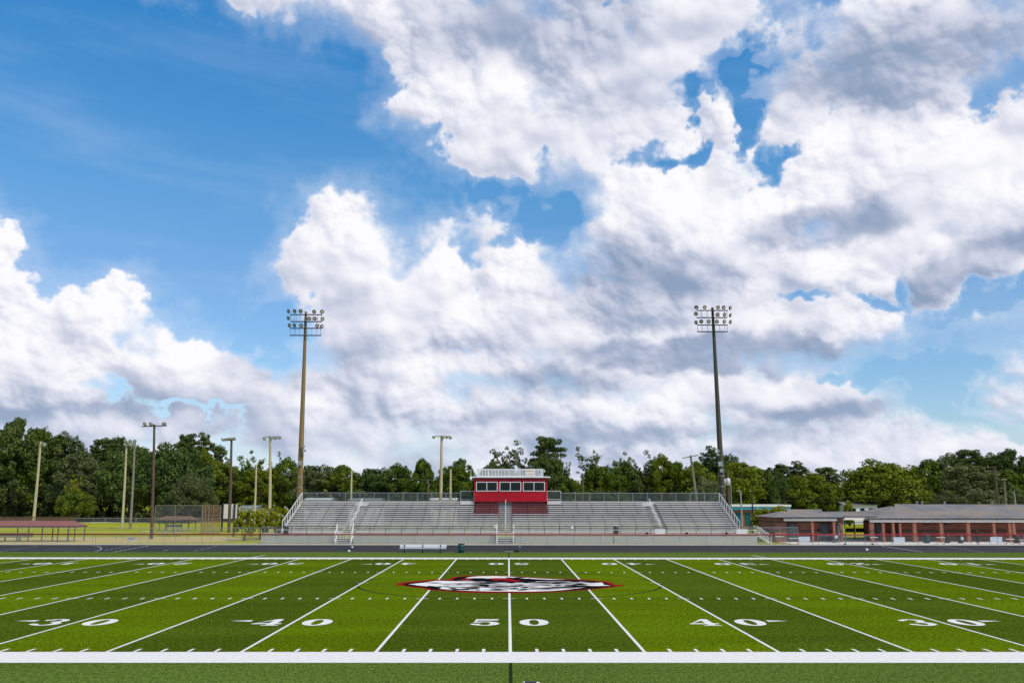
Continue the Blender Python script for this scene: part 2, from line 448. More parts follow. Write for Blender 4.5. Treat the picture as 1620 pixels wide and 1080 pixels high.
M['blackline'] = simple('black_turf_fibre', (.022, .030, .014), .95, var=.5, sc=12, spec=0)
M['yellowline'] = simple('faded_yellow_turf_fibre', (.42, .38, .15), .85, var=.3, sc=3)
M['redturf'] = simple('red_turf_fibre', (.30, .010, .013), .95, var=.3, sc=9, spec=0)
M['blackturf'] = simple('black_logo_fibre', (.008, .009, .012), .95, var=.4, sc=9, spec=0)
M['greyturf'] = simple('grey_logo_fibre', (.30, .28, .30), .85, var=.3, sc=9, spec=.2)

# ---------------------------------------------------------------- ground
YN, YF = 32.1, 80.9
YTN, YTF = G(810, 873).y, G(810, 861.6).y      # track near / far edge
g = MB(); S = 6000
g.face([(-S, -300, -.03), (S, -300, -.03), (S, S, -.03), (-S, S, -.03)]); struct(g, 'ground', M['grass'])
g = MB(); g.face([(-75, -60, 0), (75, -60, 0), (75, YTN, 0), (-75, YTN, 0)]); struct(g, 'sideline_turf', M['turf_out'])
g = MB(); g.face([(-54.86, YN - .02, .004), (54.86, YN - .02, .004), (54.86, YF + .02, .004), (-54.86, YF + .02, .004)]); struct(g, 'playing_field', M['turf'])
g = MB(); g.face([(-75.2, YTN, -.012), (120, YTN, -.012), (120, YTF, -.012), (-120, YTF, -.012), (-120, YTN, -.012)]); struct(g, 'running_track', M['track'])
XR0 = GX(1222, 108)
g = MB(); g.box(-130, 130, YTF, YTF + .55, -.2, .03)
struct(g, 'concrete_kerb', M['concrete'])
# pavement in front of the brick buildings
g = MB(); g.flat([[(GX(1262, 108.5), YTF + .56), (130, YTF + .56), (130, 122), (GX(1232, 118), 122), (GX(1238, 112), 113)]], -.012); struct(g, 'pavement', M['concrete'])
g = MB(); g.face([(-30, YTF + .56, -.010), (GX(1205, 107), YTF + .56, -.010), (GX(1205, 107), 126, -.010), (-30, 126, -.010)])
M['undercroft'] = simple('worn_grass_and_sand', (.42, .38, .16), .95, var=.35, sc=.5); struct(g, 'worn_ground', M['undercroft'])

# markings
g = MB()
g.box(-57, 57, YF, YF + 2.0, .005, .010)
g.box(-57, 57, YN - 2.05, YN, .005, .010)
struct(g, 'sideline_border', M['line'])
g = MB(); w = .058; zl = .0085
def rect(g, x0, x1, y0, y1, z): g.face([(x0, y0, z), (x1, y0, z), (x1, y1, z), (x0, y1, z)])
HY = (G(808, 946.4).y, G(806, 904.9).y)
for k in range(-10, 11):
    rect(g, k * 4.572 - w, k * 4.572 + w, YN, YF, zl)
struct(g, 'yard_lines', M['line'])
g = MB()
for k in range(-50, 51):
    x = k * .9144
    if k % 5:
        rect(g, x - .055, x + .055, YN + .06, YN + .66, zl); rect(g, x - .055, x + .055, YF - .70, YF - .06, zl)
        for h in HY: rect(g, x - .055, x + .055, h - .30, h + .30, zl)
    else:
        for h in HY:
            rect(g, x - .32, x - w - .004, h - .05, h + .05, zl); rect(g, x + w + .004, x + .32, h - .05, h + .05, zl)
for s in (-1, 1):
    x = s * 9.144; rect(g, x - .34, x - w - .004, G(570, 921.5).y - .05, G(570, 921.5).y + .05, zl); rect(g, x + w + .004, x + .34, G(570, 921.5).y - .05, G(570, 921.5).y + .05, zl)
struct(g, 'hash_marks', M['line'])
g = MB()
cy = G(806, 922.5).y
P = []
for i in range(97):
    a = 2 * math.pi * i / 96; P.append((math.cos(a), math.sin(a)))
for (c1, s1), (c2, s2) in zip(P[:-1], P[1:]):
    g.face([(9.2 * c1, cy + 9.2 * s1, .0065), (9.35 * c1, cy + 9.35 * s1, .0065), (9.35 * c2, cy + 9.35 * s2, .0065), (9.2 * c2, cy + 9.2 * s2, .0065)])
rect(g, -.05, .05, -10, YN - 2.06, .004)
rect(g, -.05, .05, YF + 2.02, YTN - .02, .004)
struct(g, 'soccer_lines', M['blackline'])
def gline(g, pts, wd, z):
    for a, b in zip(pts[:-1], pts[1:]):
        a = Vector((a[0], a[1])); b = Vector((b[0], b[1])); d = (b - a).normalized(); n = Vector((-d.y, d.x)) * wd / 2
        g.face([(*(a - n), z), (*(b - n), z), (*(b + n), z), (*(a + n), z)])
def gp(*pp): return [(G(x, y).x, G(x, y).y) for x, y in pp]
yy = G(800, 877.6).y
xl = G(418, 877.6).x; xr = G(1190, 877.6).x
g = MB(); gline(g, [(xl, yy), (xr, yy)], .12, .004); struct(g, 'team_area_line', M['yellowline'])
g = MB(); gline(g, [(xl - .15, YF + 2.02), (xl, yy)], .12, .005); gline(g, [(xr + .15, YF + 2.02), (xr, yy)], .12, .005); struct(g, 'team_area_end_line', M['line'])

# numerals
def ell(cx, cy, rx, ry, a0=0, a1=360, n=28, p=2.0):
    out = []
    for i in range(n + 1):
        t = R(a0 + (a1 - a0) * i / n); c, s_ = math.cos(t), math.sin(t)
        out.append((cx + rx * math.copysign(abs(c) ** (2 / p), c), cy + ry * math.copysign(abs(s_) ** (2 / p), s_)))
    return out
def sector(c, ro, ri, a0, a1):
    return [ell(*c, *ro, a0, a1, 26) + ell(*c, *ri, a1, a0, 26)]
GL = {
 '0': [[ell(.5, .5, .5, .5, p=2.1)[:-1], ell(.5, .5, .165, .385, p=2.3)[:-1]]],
 '5': [[[(.14, 1), (.86, 1), (.95, 1.02), (.90, .80), (.14, .78)]], [[(.14, .79), (.215, .79), (.19, .50), (.09, .46)]], sector((.47, .31), (.50, .31), (.19, .225), -168, 148), [ell(.12, .19, .12, .10)[:-1]]],
 '4': [[[(.60, 1), (.78, 1), (.115, .34), (0, .30), (0, .24)]], [[(.56, .96), (.83, 1), (.83, .07), (.56, .07)]], [[(0, .22), (1, .22), (1, .36), (.06, .36)]], [[(.40, 0), (1.0, 0), (.98, .075), (.42, .075)]]],
 '3': [sector((.48, .745), (.40, .255), (.145, .165), -95, 165), sector((.47, .285), (.48, .285), (.19, .19), -168, 95), [ell(.14, .80, .11, .085)[:-1]], [ell(.12, .19, .12, .09)[:-1]]],
 '2': [sector((.48, .70), (.42, .30), (.15, .20), -25, 168), [[(.52, .56), (.86, .60), (.22, .12), (.02, .10)]], [[(.02, 0), (.95, 0), (1, .24), (.92, .18), (.02, .17)]], [ell(.14, .76, .12, .09)[:-1]]],
 '1': [[[(.36, .05), (.66, .05), (.66, 1), (.50, 1), (.15, .84), (.15, .76), (.36, .78)]], [[(.14, 0), (.88, 0), (.88, .07), (.14, .07)]]],
}
n0 = G(810, 989.2).y; n1 = G(810, 979.0).y
f0 = G(810, 893.2).y; f1 = G(810, 889.8).y
fc = YF - (n0 - YN) ; f1_ = (f0 + f1) / 2 + .95; f0_ = f1_ - 1.9
def glyph(g, ch, x0, y0, w_, h_, flip=False, lift=0):
    for q, loops in enumerate(GL[ch]):
        L2 = []
        for l in loops:
            L2.append([((x0 + w_ * (1 - px_) if flip else x0 + w_ * px_), (y0 + h_ * (1 - py_) if flip else y0 + h_ * py_)) for px_, py_ in l])
        g.flat(L2, .0085 + q * .0006)
for side, (ya, yb), flip in (('near', (n0, n1), False), ('far', (f0_, f1_), True)):
    for k in range(-4, 5):
        num = str(50 - 10 * abs(k)); x = k * 9.144; W_ = 1.24; gap = .40
        g = MB(); a, b = (num if not flip else num[::-1])
        glyph(g, a, x - gap - W_, ya, W_, yb - ya, flip); glyph(g, b, x + gap, ya, W_, yb - ya, flip)
        struct(g, 'yard_number', M['line'])
        if k:
            s = 1 if k > 0 else -1; ym = ya + (yb - ya) * (.72 if not flip else .3); e = x + s * (gap + W_ + .22)
            g = MB(); g.face([(e, ym - .24, .0085), (e, ym + .24, .0085), (e + s * .92, ym, .0085)] if s < 0 else [(e, ym + .24, .0085), (e, ym - .24, .0085), (e + s * .92, ym, .0085)])
            struct(g, 'direction_arrow', M['line'])

# midfield emblem: layered inlays traced on the turf
LOGO = {}
def poly(pp, z, m, name='midfield_logo'):
    LOGO.setdefault(m.name, (MB(), m))[0].flat([[(G(x, y).x, G(x, y).y) for x, y in pp]], z)
def S4(crop_x, pts): return [(crop_x + x / 16.2, 905 + y / 16.2) for x, y in pts]
red = S4(620, [(100, 312), (180, 275), (420, 240), (700, 212), (1000, 190), (1150, 188), (1330, 183), (1480, 182)]) + \
      S4(710, [(20, 160), (110, 128), (300, 98), (560, 82), (800, 78), (1100, 78), (1500, 88)]) + \
      S4(800, [(80, 97), (400, 110), (800, 132), (1100, 148), (1600, 168)]) + \
      S4(890, [(500, 182), (800, 203), (1100, 232), (1250, 252), (1300, 290), (1310, 322), (1560, 318), (1610, 330), (1440, 362), (1250, 385), (900, 425), (560, 450), (200, 478), (0, 492)]) + \
      S4(800, [(1200, 512), (700, 530), (300, 535)]) + S4(710, [(1500, 530), (1000, 532), (500, 520), (100, 500)]) + \
      S4(620, [(1400, 480), (1000, 458), (860, 432), (830, 410), (560, 388), (400, 365), (300, 340), (130, 338)])
poly(red, .0110, M['redturf'])
blk = S4(620, [(270, 318), (330, 290), (500, 262), (900, 228), (1150, 206), (1440, 204), (1620, 212)]) + \
      S4(710, [(130, 212), (120, 165), (200, 130), (420, 108), (700, 92), (1100, 90), (1500, 100)]) + \
      S4(800, [(90, 110), (420, 124), (800, 146), (1200, 165), (1600, 184)]) + \
      S4(890, [(500, 200), (760, 218), (1000, 246), (1120, 268), (1190, 295), (1190, 332), (1420, 340), (1280, 360), (900, 408), (560, 436), (200, 462), (0, 474)]) + \
      S4(800, [(1200, 495), (700, 510), (300, 512)]) + S4(710, [(1500, 508), (1000, 508), (560, 492), (100, 478)]) + \
      S4(620, [(1400, 462), (1000, 438), (930, 400), (600, 370), (430, 350), (310, 335)])
poly(blk, .0130, M['blackturf'])
wht = S4(620, [(420, 310), (620, 285), (860, 262), (980, 238), (1140, 216), (1400, 220), (1610, 228)]) + \
      S4(710, [(180, 222), (520, 210), (560, 222), (700, 236), (900, 236), (1080, 240), (1390, 248)]) + \
      S4(800, [(160, 290), (250, 262), (380, 262), (640, 258), (800, 232), (1200, 232), (1600, 236)]) + \
      S4(890, [(260, 232), (420, 240), (760, 262), (1000, 262), (1050, 285), (1050, 318), (1230, 342), (900, 352), (360, 340), (230, 320), (60, 345), (-300, 385), (-500, 395), (-250, 400), (0, 408), (300, 398), (500, 395), (330, 422), (0, 455)]) + \
      S4(800, [(1180, 478), (700, 494), (300, 494)]) + S4(710, [(1500, 492), (1000, 490), (560, 474), (100, 455)]) + \
      S4(620, [(1400, 444), (1210, 418), (1280, 385), (1180, 370), (1040, 352), (940, 345), (900, 360), (640, 335), (560, 318)])
poly(wht, .0150, M['line'])
poly(S4(710, [(410, 150), (560, 118), (780, 100), (1200, 96), (1500, 104)]) + S4(800, [(60, 108), (380, 125), (740, 150), (1000, 165), (1560, 188), (1100, 190), (500, 160), (250, 140), (50, 130)]) + S4(710, [(1460, 128), (1440, 160), (1100, 152), (980, 160), (900, 150), (640, 148), (560, 152)]), .0152, M['line'])
poly(S4(710, [(1050, 175), (1100, 152), (1400, 150), (1620, 168)]) + S4(800, [(200, 185), (400, 215), (330, 240), (60, 236)]) + S4(710, [(1400, 200), (1120, 215)]), .0154, M['redturf'])
poly(S4(710, [(340, 175), (560, 150), (640, 165), (630, 195), (200, 200)]), .0154, M['redturf'])
poly(S4(620, [(925, 400), (900, 365), (950, 345), (1060, 370), (1170, 372), (1240, 368), (1270, 388), (1200, 420), (1100, 432), (960, 425)]), .0156, M['blackturf'])
def streak(cx, pts, m='blackturf', z=.0158): poly(S4(cx, pts), z, M[m])
def lens(x0, x1, y, t, m='blackturf', z=.0158, dy=0):
    n = 8; up = []; dn = []
    for i in range(n + 1):
        u = i / n; h = t * math.sin(math.pi * u) ** .7; x = x0 + (x1 - x0) * u; yc = y + dy * (u - .5)
        up.append((x, yc - h - .001)); dn.append((x, yc + h + .001))
    poly(up + dn[::-1][1:-1], z, M[m])
for a in [(674, 700, 921.8, .35, 'blackturf', .0158, .6), (694, 812, 923.3, .28), (706, 740, 925.6, .25, 'greyturf'), (705, 725, 928.5, .25), (710, 723, 930.8, .65), (728, 745, 931.4, .40),
          (744, 772, 926.6, .30), (757, 776, 925.9, 1.0), (775, 815, 926.5, .30), (742, 762, 929.0, .55), (752, 760, 932.9, .9, 'greyturf'), (735, 760, 930.3, .3),
          (770, 797, 929.4, .28, 'greyturf'), (774, 795, 931.5, .35), (771, 803, 933.4, .35), (745, 800, 921.2, .28), (765, 796, 919.9, .22), (735, 770, 920.1, .25, 'greyturf'),
          (812, 822, 925.4, .3, 'greyturf'), (806, 821, 930.9, .75, 'blackturf', .0158, -.4), (816, 838, 932.6, .65, 'blackturf', .0158, -.9), (822, 836, 929.2, .5), (828, 852, 928.0, .35),
          (836, 862, 925.0, .8, 'greyturf'), (838, 880, 930.5, .4), (854, 876, 932.2, .6, 'greyturf'), (860, 872, 925.4, .4), (876, 890, 925.5, .5, 'blackturf', .0158, -.3),
          (820, 900, 922.0, .28), (826, 912, 920.4, .22), (850, 950, 923.4, .22), (880, 950, 921.4, .2), (905, 930, 924.6, .35), (870, 905, 929.3, .5, 'blackturf', .0158, -1.0),
          (720, 745, 919.0, .25, 'greyturf'), (690, 712, 926.9, .3, 'greyturf'), (806, 830, 926.9, .25), (780, 805, 914.3, .25, 'greyturf'), (812, 832, 913.4, .3)]:
    a = list(a); a[3] *= 1.45; a[3] += .22; lens(*a)
lr = random.Random(3)
for k in range(105):
    x0 = lr.uniform(690, 925); L0 = lr.uniform(10, 46); yc = lr.uniform(919.5, 933.0) - (x0 > 850) * 1.2
    if x0 + L0 > 940: continue
    lens(x0, x0 + L0, yc, lr.uniform(.20, .50), lr.choice(('blackturf', 'greyturf', 'blackturf')), .0157, lr.uniform(-.5, .5))
poly(S4(710, [(500, 215), (640, 150), (880, 148), (940, 165), (1060, 170), (1120, 205), (1390, 225), (1400, 262), (1100, 238), (700, 232)]), .0160, M['blackturf'])
poly(S4(710, [(1400, 230), (1620, 225)]) + S4(800, [(60, 240), (300, 232), (560, 225), (600, 180), (380, 165), (620, 158), (800, 205), (640, 250), (220, 262), (0, 268)]), .0161, M['blackturf'])

for mb_, m_ in LOGO.values(): struct(mb_, 'midfield_logo', m_)
# painted lane marks on the track
g = MB()
def tl(pts, wd, dash=None):
    q = gp(*pts)
    if dash is None: gline(g, q, wd, -.008)
    else:
        (x0, y0), (x1, y1) = q; n = dash
        for i in range(n):
            a, b = (i + .1) / n, (i + .75) / n
            gline(g, [(x0 + (x1 - x0) * a, y0 + (y1 - y0) * a), (x0 + (x1 - x0) * b, y0 + (y1 - y0) * b)], wd, -.008)
tl([(146, 862.6), (155, 863.4), (161, 866.5), (158, 869.5), (150, 871.6)], .10)
tl([(166, 870), (206, 862.6)], .10, 6); tl([(180, 872.3), (236, 862.6)], .22, 8); tl([(212, 867), (235, 863)], .1, 4)
tl([(0, 871.8), (60, 863.5)], .10, 9); tl([(20, 869.6), (100, 869.2)], .08, 5); tl([(75, 866), (140, 864)], .08, 5)
tl([(305, 871.5), (346, 862.8)], .10, 4); tl([(0, 868), (40, 867)], .1, 4); tl([(100, 871), (130, 869)], .08, 4); tl([(258, 871), (266, 869)], .10)
tl([(1395, 863.2), (1460, 872.3)], .30, 11); tl([(1485, 862.6), (1558, 873)], .11, 9); tl([(1575, 864), (1620, 869)], .08, 6)
struct(g, 'track_markings', M['trackpaint'])
M['floor'] = simple('leaf_litter_floor', (.055, .050, .025), .95, var=.4, sc=.4, spec=0)
g = MB(); g.face([(-400, 214, -.024), (400, 214, -.024), (400, 420, -.024), (-400, 420, -.024)]); struct(g, 'woodland_floor', M['floor'])
# clay of the ball diamond and the strip of path behind it
g = MB(); g.flat([[(-140, 108.5), (GX(100, 109), 108.5), (GX(330, 112), 113), (GX(400, 120), 120), (GX(352, 130), 130), (GX(120, 127), 127), (-140, 129)]], -.022); struct(g, 'clay_infield', M['clay'])
g = MB(); yb_ = 205; g.face([(-200, yb_, -.02), (GX(330, yb_), yb_, -.02), (GX(330, yb_ + 6), yb_ + 6, -.02), (-200, yb_ + 6, -.02)]); struct(g, 'far_path', M['concrete'])

# ---------------------------------------------------------------- materials for the built things
M['alu'] = simple('weathered_aluminium', (.54, .515, .50), .7, .0, var=.22, sc=.9, stretch=(.35, 1, 3))
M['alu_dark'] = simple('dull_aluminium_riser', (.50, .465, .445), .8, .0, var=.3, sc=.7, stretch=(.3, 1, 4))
M['alu_bright'] = simple('bright_rail', (.80, .80, .79), .45, .1, var=.1, sc=2)
M['seat'] = simple('seat_plank_aluminium', (.84, .81, .79), .6, .0, var=.14, sc=.8, stretch=(.25, 1, 1))
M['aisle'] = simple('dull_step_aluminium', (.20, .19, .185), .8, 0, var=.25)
M['seat_dull'] = simple('seat_plank_dull_aluminium', (.66, .635, .61), .65, .0, var=.2, sc=.8, stretch=(.25, 1, 1))
M['rail_dark'] = simple('dark_rail', (.09, .09, .10), .5, .3)
M['red_seat'] = simple('red_plank', (.34, .006, .010), .5, .1, var=.3, sc=.8)  # red tone for planks, foot boards and risers below the press box
M['steel_dark'] = simple('dark_steel', (.035, .04, .05), .5, .5, var=.3)
M['galv'] = simple('galvanised_pipe', (.36, .37, .38), .45, .4, var=.15)
M['red_rail'] = simple('red_rail_cap', (.38, .012, .016), .45, 0, var=.2, sc=.5)
M['red_paint'] = simple('red_enamel', (.38, .02, .03), .4)
M['white'] = simple('white_paint', (.72, .72, .73), .5, var=.07)
M['black'] = simple('black_plastic', (.012, .013, .015), .45, var=.3)
M['teal'] = simple('dark_teal_plastic', (.008, .055, .065), .5, var=.3)
M['navy'] = simple('navy_fabric', (.02, .025, .05), .7)
M['board'] = simple('pale_grey_board', (.55, .60, .68), .5, var=.05)
M['pale_wood'] = simple('pale_weathered_wood', (.46, .40, .25), .8, var=.3, sc=.8, stretch=(6, 6, .5))
M['dark_wood'] = simple('dark_brown_wood', (.105, .070, .050), .8, var=.4, sc=.8, stretch=(6, 6, .5))
M['grey_wood'] = simple('grey_weathered_wood', (.22, .19, .15), .8, var=.35, sc=.8, stretch=(6, 6, .5))
M['pole_tan'] = simple('ochre_concrete_pole', (.235, .150, .055), .8, var=.3, sc=.5, stretch=(3, 3, .25))
M['pole_grey'] = simple('dark_olive_concrete_pole', (.070, .062, .042), .8, var=.3, sc=.5, stretch=(3, 3, .25))
M['glass'] = simple('dark_window_glass', (.004, .009, .010), .2, 0, var=.3, spec=.35)
M['lens'] = simple('floodlight_lens', (.55, .52, .36), .4, 0, var=.15, sc=4)
M['bark'] = simple('bark', (.075, .055, .04), .9, var=.4, sc=2, stretch=(3, 3, .6))
M['cream'] = simple('cream_soffit', (.82, .73, .65), .7, var=.08)
M['teal_fascia'] = simple('blue_metal_fascia', (.04, .26, .38), .45, var=.15)
M['door'] = simple('slate_blue_door', (.085, .115, .135), .5, var=.1)
M['maroon_roof'] = simple('maroon_shingle', (.25, .10, .092), .9, var=.35, sc=5, stretch=(1, 4, 4))
M['brown_roof'] = simple('rust_brown_roof', (.16, .085, .055), .9, var=.4, sc=3)
M['windscreen'] = simple('tan_windscreen', (.30, .20, .14), .9, var=.2)
M['skin'] = simple('brown_skin', (.13, .065, .042), .6, var=.1)
M['hair'] = simple('black_hair', (.012, .009, .008), .7)
M['ball'] = simple('white_ball', (.72, .72, .70), .5)
M['link'] = mesh_wire('chain_link', (.34, .35, .34), .17)
M['link_dark'] = mesh_wire('dark_chain_link', (.10, .11, .11), .45)
M['link_brown'] = mesh_wire('brown_chain_link', (.30, .18, .12), .55)
M['link_dense'] = mesh_wire('stand_skirt_mesh', (.58, .57, .545), .85)
def vsiding():
    t = NT('red_ribbed_siding'); x, y, z = t.xyz(t.pos)
    r = t.m('PINGPONG', t.m('MULTIPLY', t.m('ADD', x, y), 4.5), .5)
    n = t.noise(t.pos, 1.2, 4, .6)
    t.set(color=t.ramp(n, [(.3, (.36, .003, .013)), (.7, (.50, .006, .022))]), rough=.45, spec=.3); t.bump(t.mapr(r, .05, .2), .8, .03); return t.mat
M['siding'] = vsiding()
def brick():
    t = NT('red_brick'); x, y, z = t.xyz(t.pos)
    b = t.N.new('ShaderNodeTexBrick'); t.put(b.inputs['Vector'], t.comb(t.m('ADD', x, y), z, 0.0))
    b.inputs['Scale'].default_value = 1.0; b.inputs['Brick Width'].default_value = .21; b.inputs['Row Height'].default_value = .075; b.inputs['Mortar Size'].default_value = .008
    b.inputs['Color1'].default_value = (.35, .115, .07, 1); b.inputs['Color2'].default_value = (.24, .075, .048, 1); b.inputs['Mortar'].default_value = (.34, .28, .24, 1)
    n = t.noise(t.scale(t.pos, (.6, .6, 2.2)), 1.4, 5, .6)
    c = t.mix(t.mapr(n, .35, .7, 0, .55), b.outputs['Color'], (.14, .05, .035))
    band = None
    for z0, z1 in ((.62, .72), (1.18, 1.42), (2.28, 2.50)):
        k = t.m('MULTIPLY', t.m('GREATER_THAN', z, z0), t.m('LESS_THAN', z, z1)); band = k if band is None else t.m('MAXIMUM', band, k)
    c = t.mix(t.m('MULTIPLY', band, .8), c, (.085, .06, .055))
    t.set(color=c, rough=.9, spec=.2); return t.mat
M['brick'] = brick()
def pier():
    t = NT('banded_brick_pier'); x, y, z = t.xyz(t.pos)
    b = t.N.new('ShaderNodeTexChecker'); t.put(b.inputs['Vector'], t.pos); b.inputs['Scale'].default_value = 5.0
    b.inputs['Color1'].default_value = (.40, .19, .135, 1); b.inputs['Color2'].default_value = (.28, .10, .065, 1)
    n = t.noise(t.pos, 3, 4, .6); t.set(color=t.mix(t.mapr(n, .4, .7, 0, .5), b.outputs['Color'], (.22, .07, .045)), rough=.9, spec=.2); return t.mat
M['pier'] = pier()
def shingle():
    t = NT('grey_shingle'); x, y, z = t.xyz(t.pos)
    v = t.comb(t.m('ADD', t.m('MULTIPLY', x, .35), t.m('MULTIPLY', y, .12)), t.m('MULTIPLY', y, .12), z)
    n = t.noise(v, 1.3, 6, .6); n2 = t.noise(t.pos, 9, 3, .7); n3 = t.noise(t.scale(t.pos, (.15, .15, 1.2)), 1.0, 5, .65)
    c = t.ramp(n, [(.32, (.165, .165, .185)), (.48, (.225, .212, .215)), (.60, (.285, .222, .175)), (.70, (.205, .195, .205))])
    c = t.mix(t.mapr(n3, .45, .7, 0, .5), c, (.12, .12, .135))
    s = t.mapr(n2, .3, .7, .8, 1.2); c = t.mix(1.0, c, t.comb(s, s, s), 'MULTIPLY')
    t.set(color=c, rough=.95, spec=.1); t.bump(n2, .5, .03); return t.mat
M['shingle'] = shingle()

# ---------------------------------------------------------------- stand
X0, X1 = PX(478, 790, 121.5).x, PX(1138, 790, 121.5).x
YB, RUN, RISE, NR, ZD = 111.3, .73, .247, 14, 1.12
def zr(i): return ZD + RISE * i
def yr(i): return YB + RUN * i
AL = [(-20.05, -18.45), (-1.25, .45), (17.75, 19.25)]          # aisles
st = thing('grandstand', (0, 111, 0), 'long aluminium grandstand facing the far sideline, with 50 yard aisle in its middle', 'grandstand')
def segs(x0, x1, cuts):
    out = []; x = x0
    for a, b in cuts:
        if b <= x0 or a >= x1: continue
        if a > x: out.append((x, a))
        x = max(x, b)
    if x < x1: out.append((x, x1))
    return out
PB0, PB1 = PX(750.5, 780, 120.45).x, PX(865.5, 780, 120.45).x
for i in range(NR):
    z = zr(i); y = yr(i)
    g = MB(); g.box(X0, X1, y + .02, y + RUN, z - .045, z)                   # tread
    g.build('foot_board', M['alu'], st)
    if i >= NR - 6:  # thin red layer over the upper foot boards, as wide as the press box
        for a, b in segs(PB0, PB1, AL): g = MB(); g.box(a, b, y + .01, y + RUN - .01, z + .002, z + .006); g.build('foot_board_red', M['red_seat'], st)
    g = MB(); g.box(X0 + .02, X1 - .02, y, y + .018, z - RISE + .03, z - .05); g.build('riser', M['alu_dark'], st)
    if i in (0,): continue
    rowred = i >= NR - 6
    for a, b in segs(X0 + .05, X1 - .05, AL):
        g = MB(); rs = MB(); x = a; sup = MB(); sup.box(a + .05, b - .05, y + .42, y + .50, z + .32, z + .394)
        while x < b - .05:
            e = min(x + 1.905, b)
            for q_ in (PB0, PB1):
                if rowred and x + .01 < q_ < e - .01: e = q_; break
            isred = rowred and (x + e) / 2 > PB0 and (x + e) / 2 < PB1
            (rs if isred else g).box(x + .012, e - .012, y + .36, y + .62, z + .395, z + .45)
            sup.box(x + .08, x + .13, y + .30, y + .44, z + .005, z + .393); x = e
        if g.v: g.build('seat_plank', M['seat'] if i in (1, 2, 3, 5, 8, 10, 11) else M['seat_dull'], st)
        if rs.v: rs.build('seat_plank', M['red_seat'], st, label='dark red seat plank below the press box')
        sup.build('seat_support', M['steel_dark'], st)
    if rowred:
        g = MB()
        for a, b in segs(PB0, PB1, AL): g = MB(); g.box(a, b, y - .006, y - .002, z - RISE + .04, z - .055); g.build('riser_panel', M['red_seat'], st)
# aisle steps
for a, b in AL:
    g = MB()
    for i in range(1, NR):
        g.box(a + .12, b - .12, yr(i) - .36, yr(i) - .004, zr(i) - RISE / 2 - .04, zr(i) - RISE / 2); 
    for x in (a + .06, b - .1): g.prism([(YB, ZD + .0), (yr(NR - 1), zr(NR - 1) - .01), (yr(NR - 1), zr(NR - 1) + .02), (YB, ZD + .03)], x, x + .04, 'yz')
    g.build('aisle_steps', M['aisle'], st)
ZT = zr(NR - 1); YT = yr(NR)
g = MB()
for a, b in ((X0, PB0 - 1.9), (PB1 + 1.9, X1), (PB0 + .01, PB1 - .01)): g = MB(); g.box(a, b, YT + .02, YT + .06, ZT - .3, ZT + .52); g.build('back_board', M['alu'], st)
# rails of chain link: back, sides, front
def rail_run(a, b, h, n, mat_pipe, mat_mesh, parent, r=.03, mid=True, name='railing'):
    a = Vector(a); b = Vector(b); g = MB(); up = Vector((0, 0, h))
    g.bar(a + up, b + up, r, 8)
    if mid: g.bar(a + up * .08, b + up * .08, r * .8, 6)
    for k in range(n + 1):
        p = a.lerp(b, k / n); g.bar(p - Vector((0, 0, .1)), p + up, r, 6)
    o = g.build(name, mat_pipe, parent)
    if mat_mesh:
        m_ = MB(); d = (b - a); m_.face([a + up * .05, b + up * .05, b + up * .97, a + up * .97]); mm = m_.build('rail_mesh', mat_mesh, parent)
    return o
zt = ZT + .46; hb = PX(600, 779.3, YT + .12).z - zt
rail_run((X0, YT + .12, zt), (PB0 - 1.9, YT + .12, zt), hb, 11, M['galv'], M['link_dark'], st, .032)
rail_run((PB1 + 1.9, YT + .12, zt), (X1, YT + .12, zt), hb, 11, M['galv'], M['link_dark'], st, .032)
for a, b in ((PB0 - 1.85, PB0 - .05), (PB1 + .05, PB1 + 1.85)):
    rail_run((a, YT + .2, zt + .25), (b, YT + .2, zt + .25), hb, 1, M['alu_bright'], M['link_dark'], st, .035)
    g = MB(); g.box(a, b, YT - .7, YT + .16, ZT + .1, ZT + .62); g.build('landing', M['alu'], st)
for x in (X0 - .06, X1 + .06):
    rail_run((x, YB + .3, zr(0) + .25), (x, YT + .1, zt), hb, 8, M['alu_bright'], M['link'], st, .04)
    g = MB(); g.prism([(YB, 0.9), (YT, ZT - .1), (YT, ZT + .35), (YB, 1.25)], x - .03, x - .008, 'yz'); g.build('side_stringer', M['alu'], st)
# front walkway
WX0, WX1 = PX(413, 850, 109.3).x, PX(1197.5, 850, 109.3).x
g = MB(); g.box(WX0, WX1, 109.2, YB - .004, ZD - .14, ZD - .01); g.build('walkway', M['alu'], st)
fh = PX(700, 832.6, 109.3).z - ZD
for a, b, n in ((X0 - .2, -20.3, 4), (-18.3, -1.45, 9), (.65, WX1, 16)):
    rail_run((a, 109.3, ZD), (b, 109.3, ZD), fh, n, M['rail_dark'], M['link'], st, .034)
    g = MB(); g.bar((a, 109.3, ZD + fh * .55), (b, 109.3, ZD + fh * .55), .022); g.build('mid_rail', M['alu_bright'], st)
rail_run((WX0, 109.3, ZD), (X0 - .25, 109.3, ZD), fh * .95, 4, M['galv'], M['link'], st, .028)
# skirt of mesh under the walkway, in panels
skirts = [(WX0, -20.2), (-18.3, -1.5), (.75, GX(970, 109.2)), (GX(972, 109), WX1)]
for a, b in skirts:
    g = MB(); g.box(a, b, 109.24, 109.262, .02, ZD - .16); g.build('skirt_panel', M['link_dense'], st)
    g = MB(); x = a
    while x < b + .01:
        g = MB(); g.box(x - .025, x + .025, 109.27, 109.32, 0, ZD - .15); g.build('skirt_post', M['galv'], st); x += (b - a) / max(1, round((b - a) / 2.4))
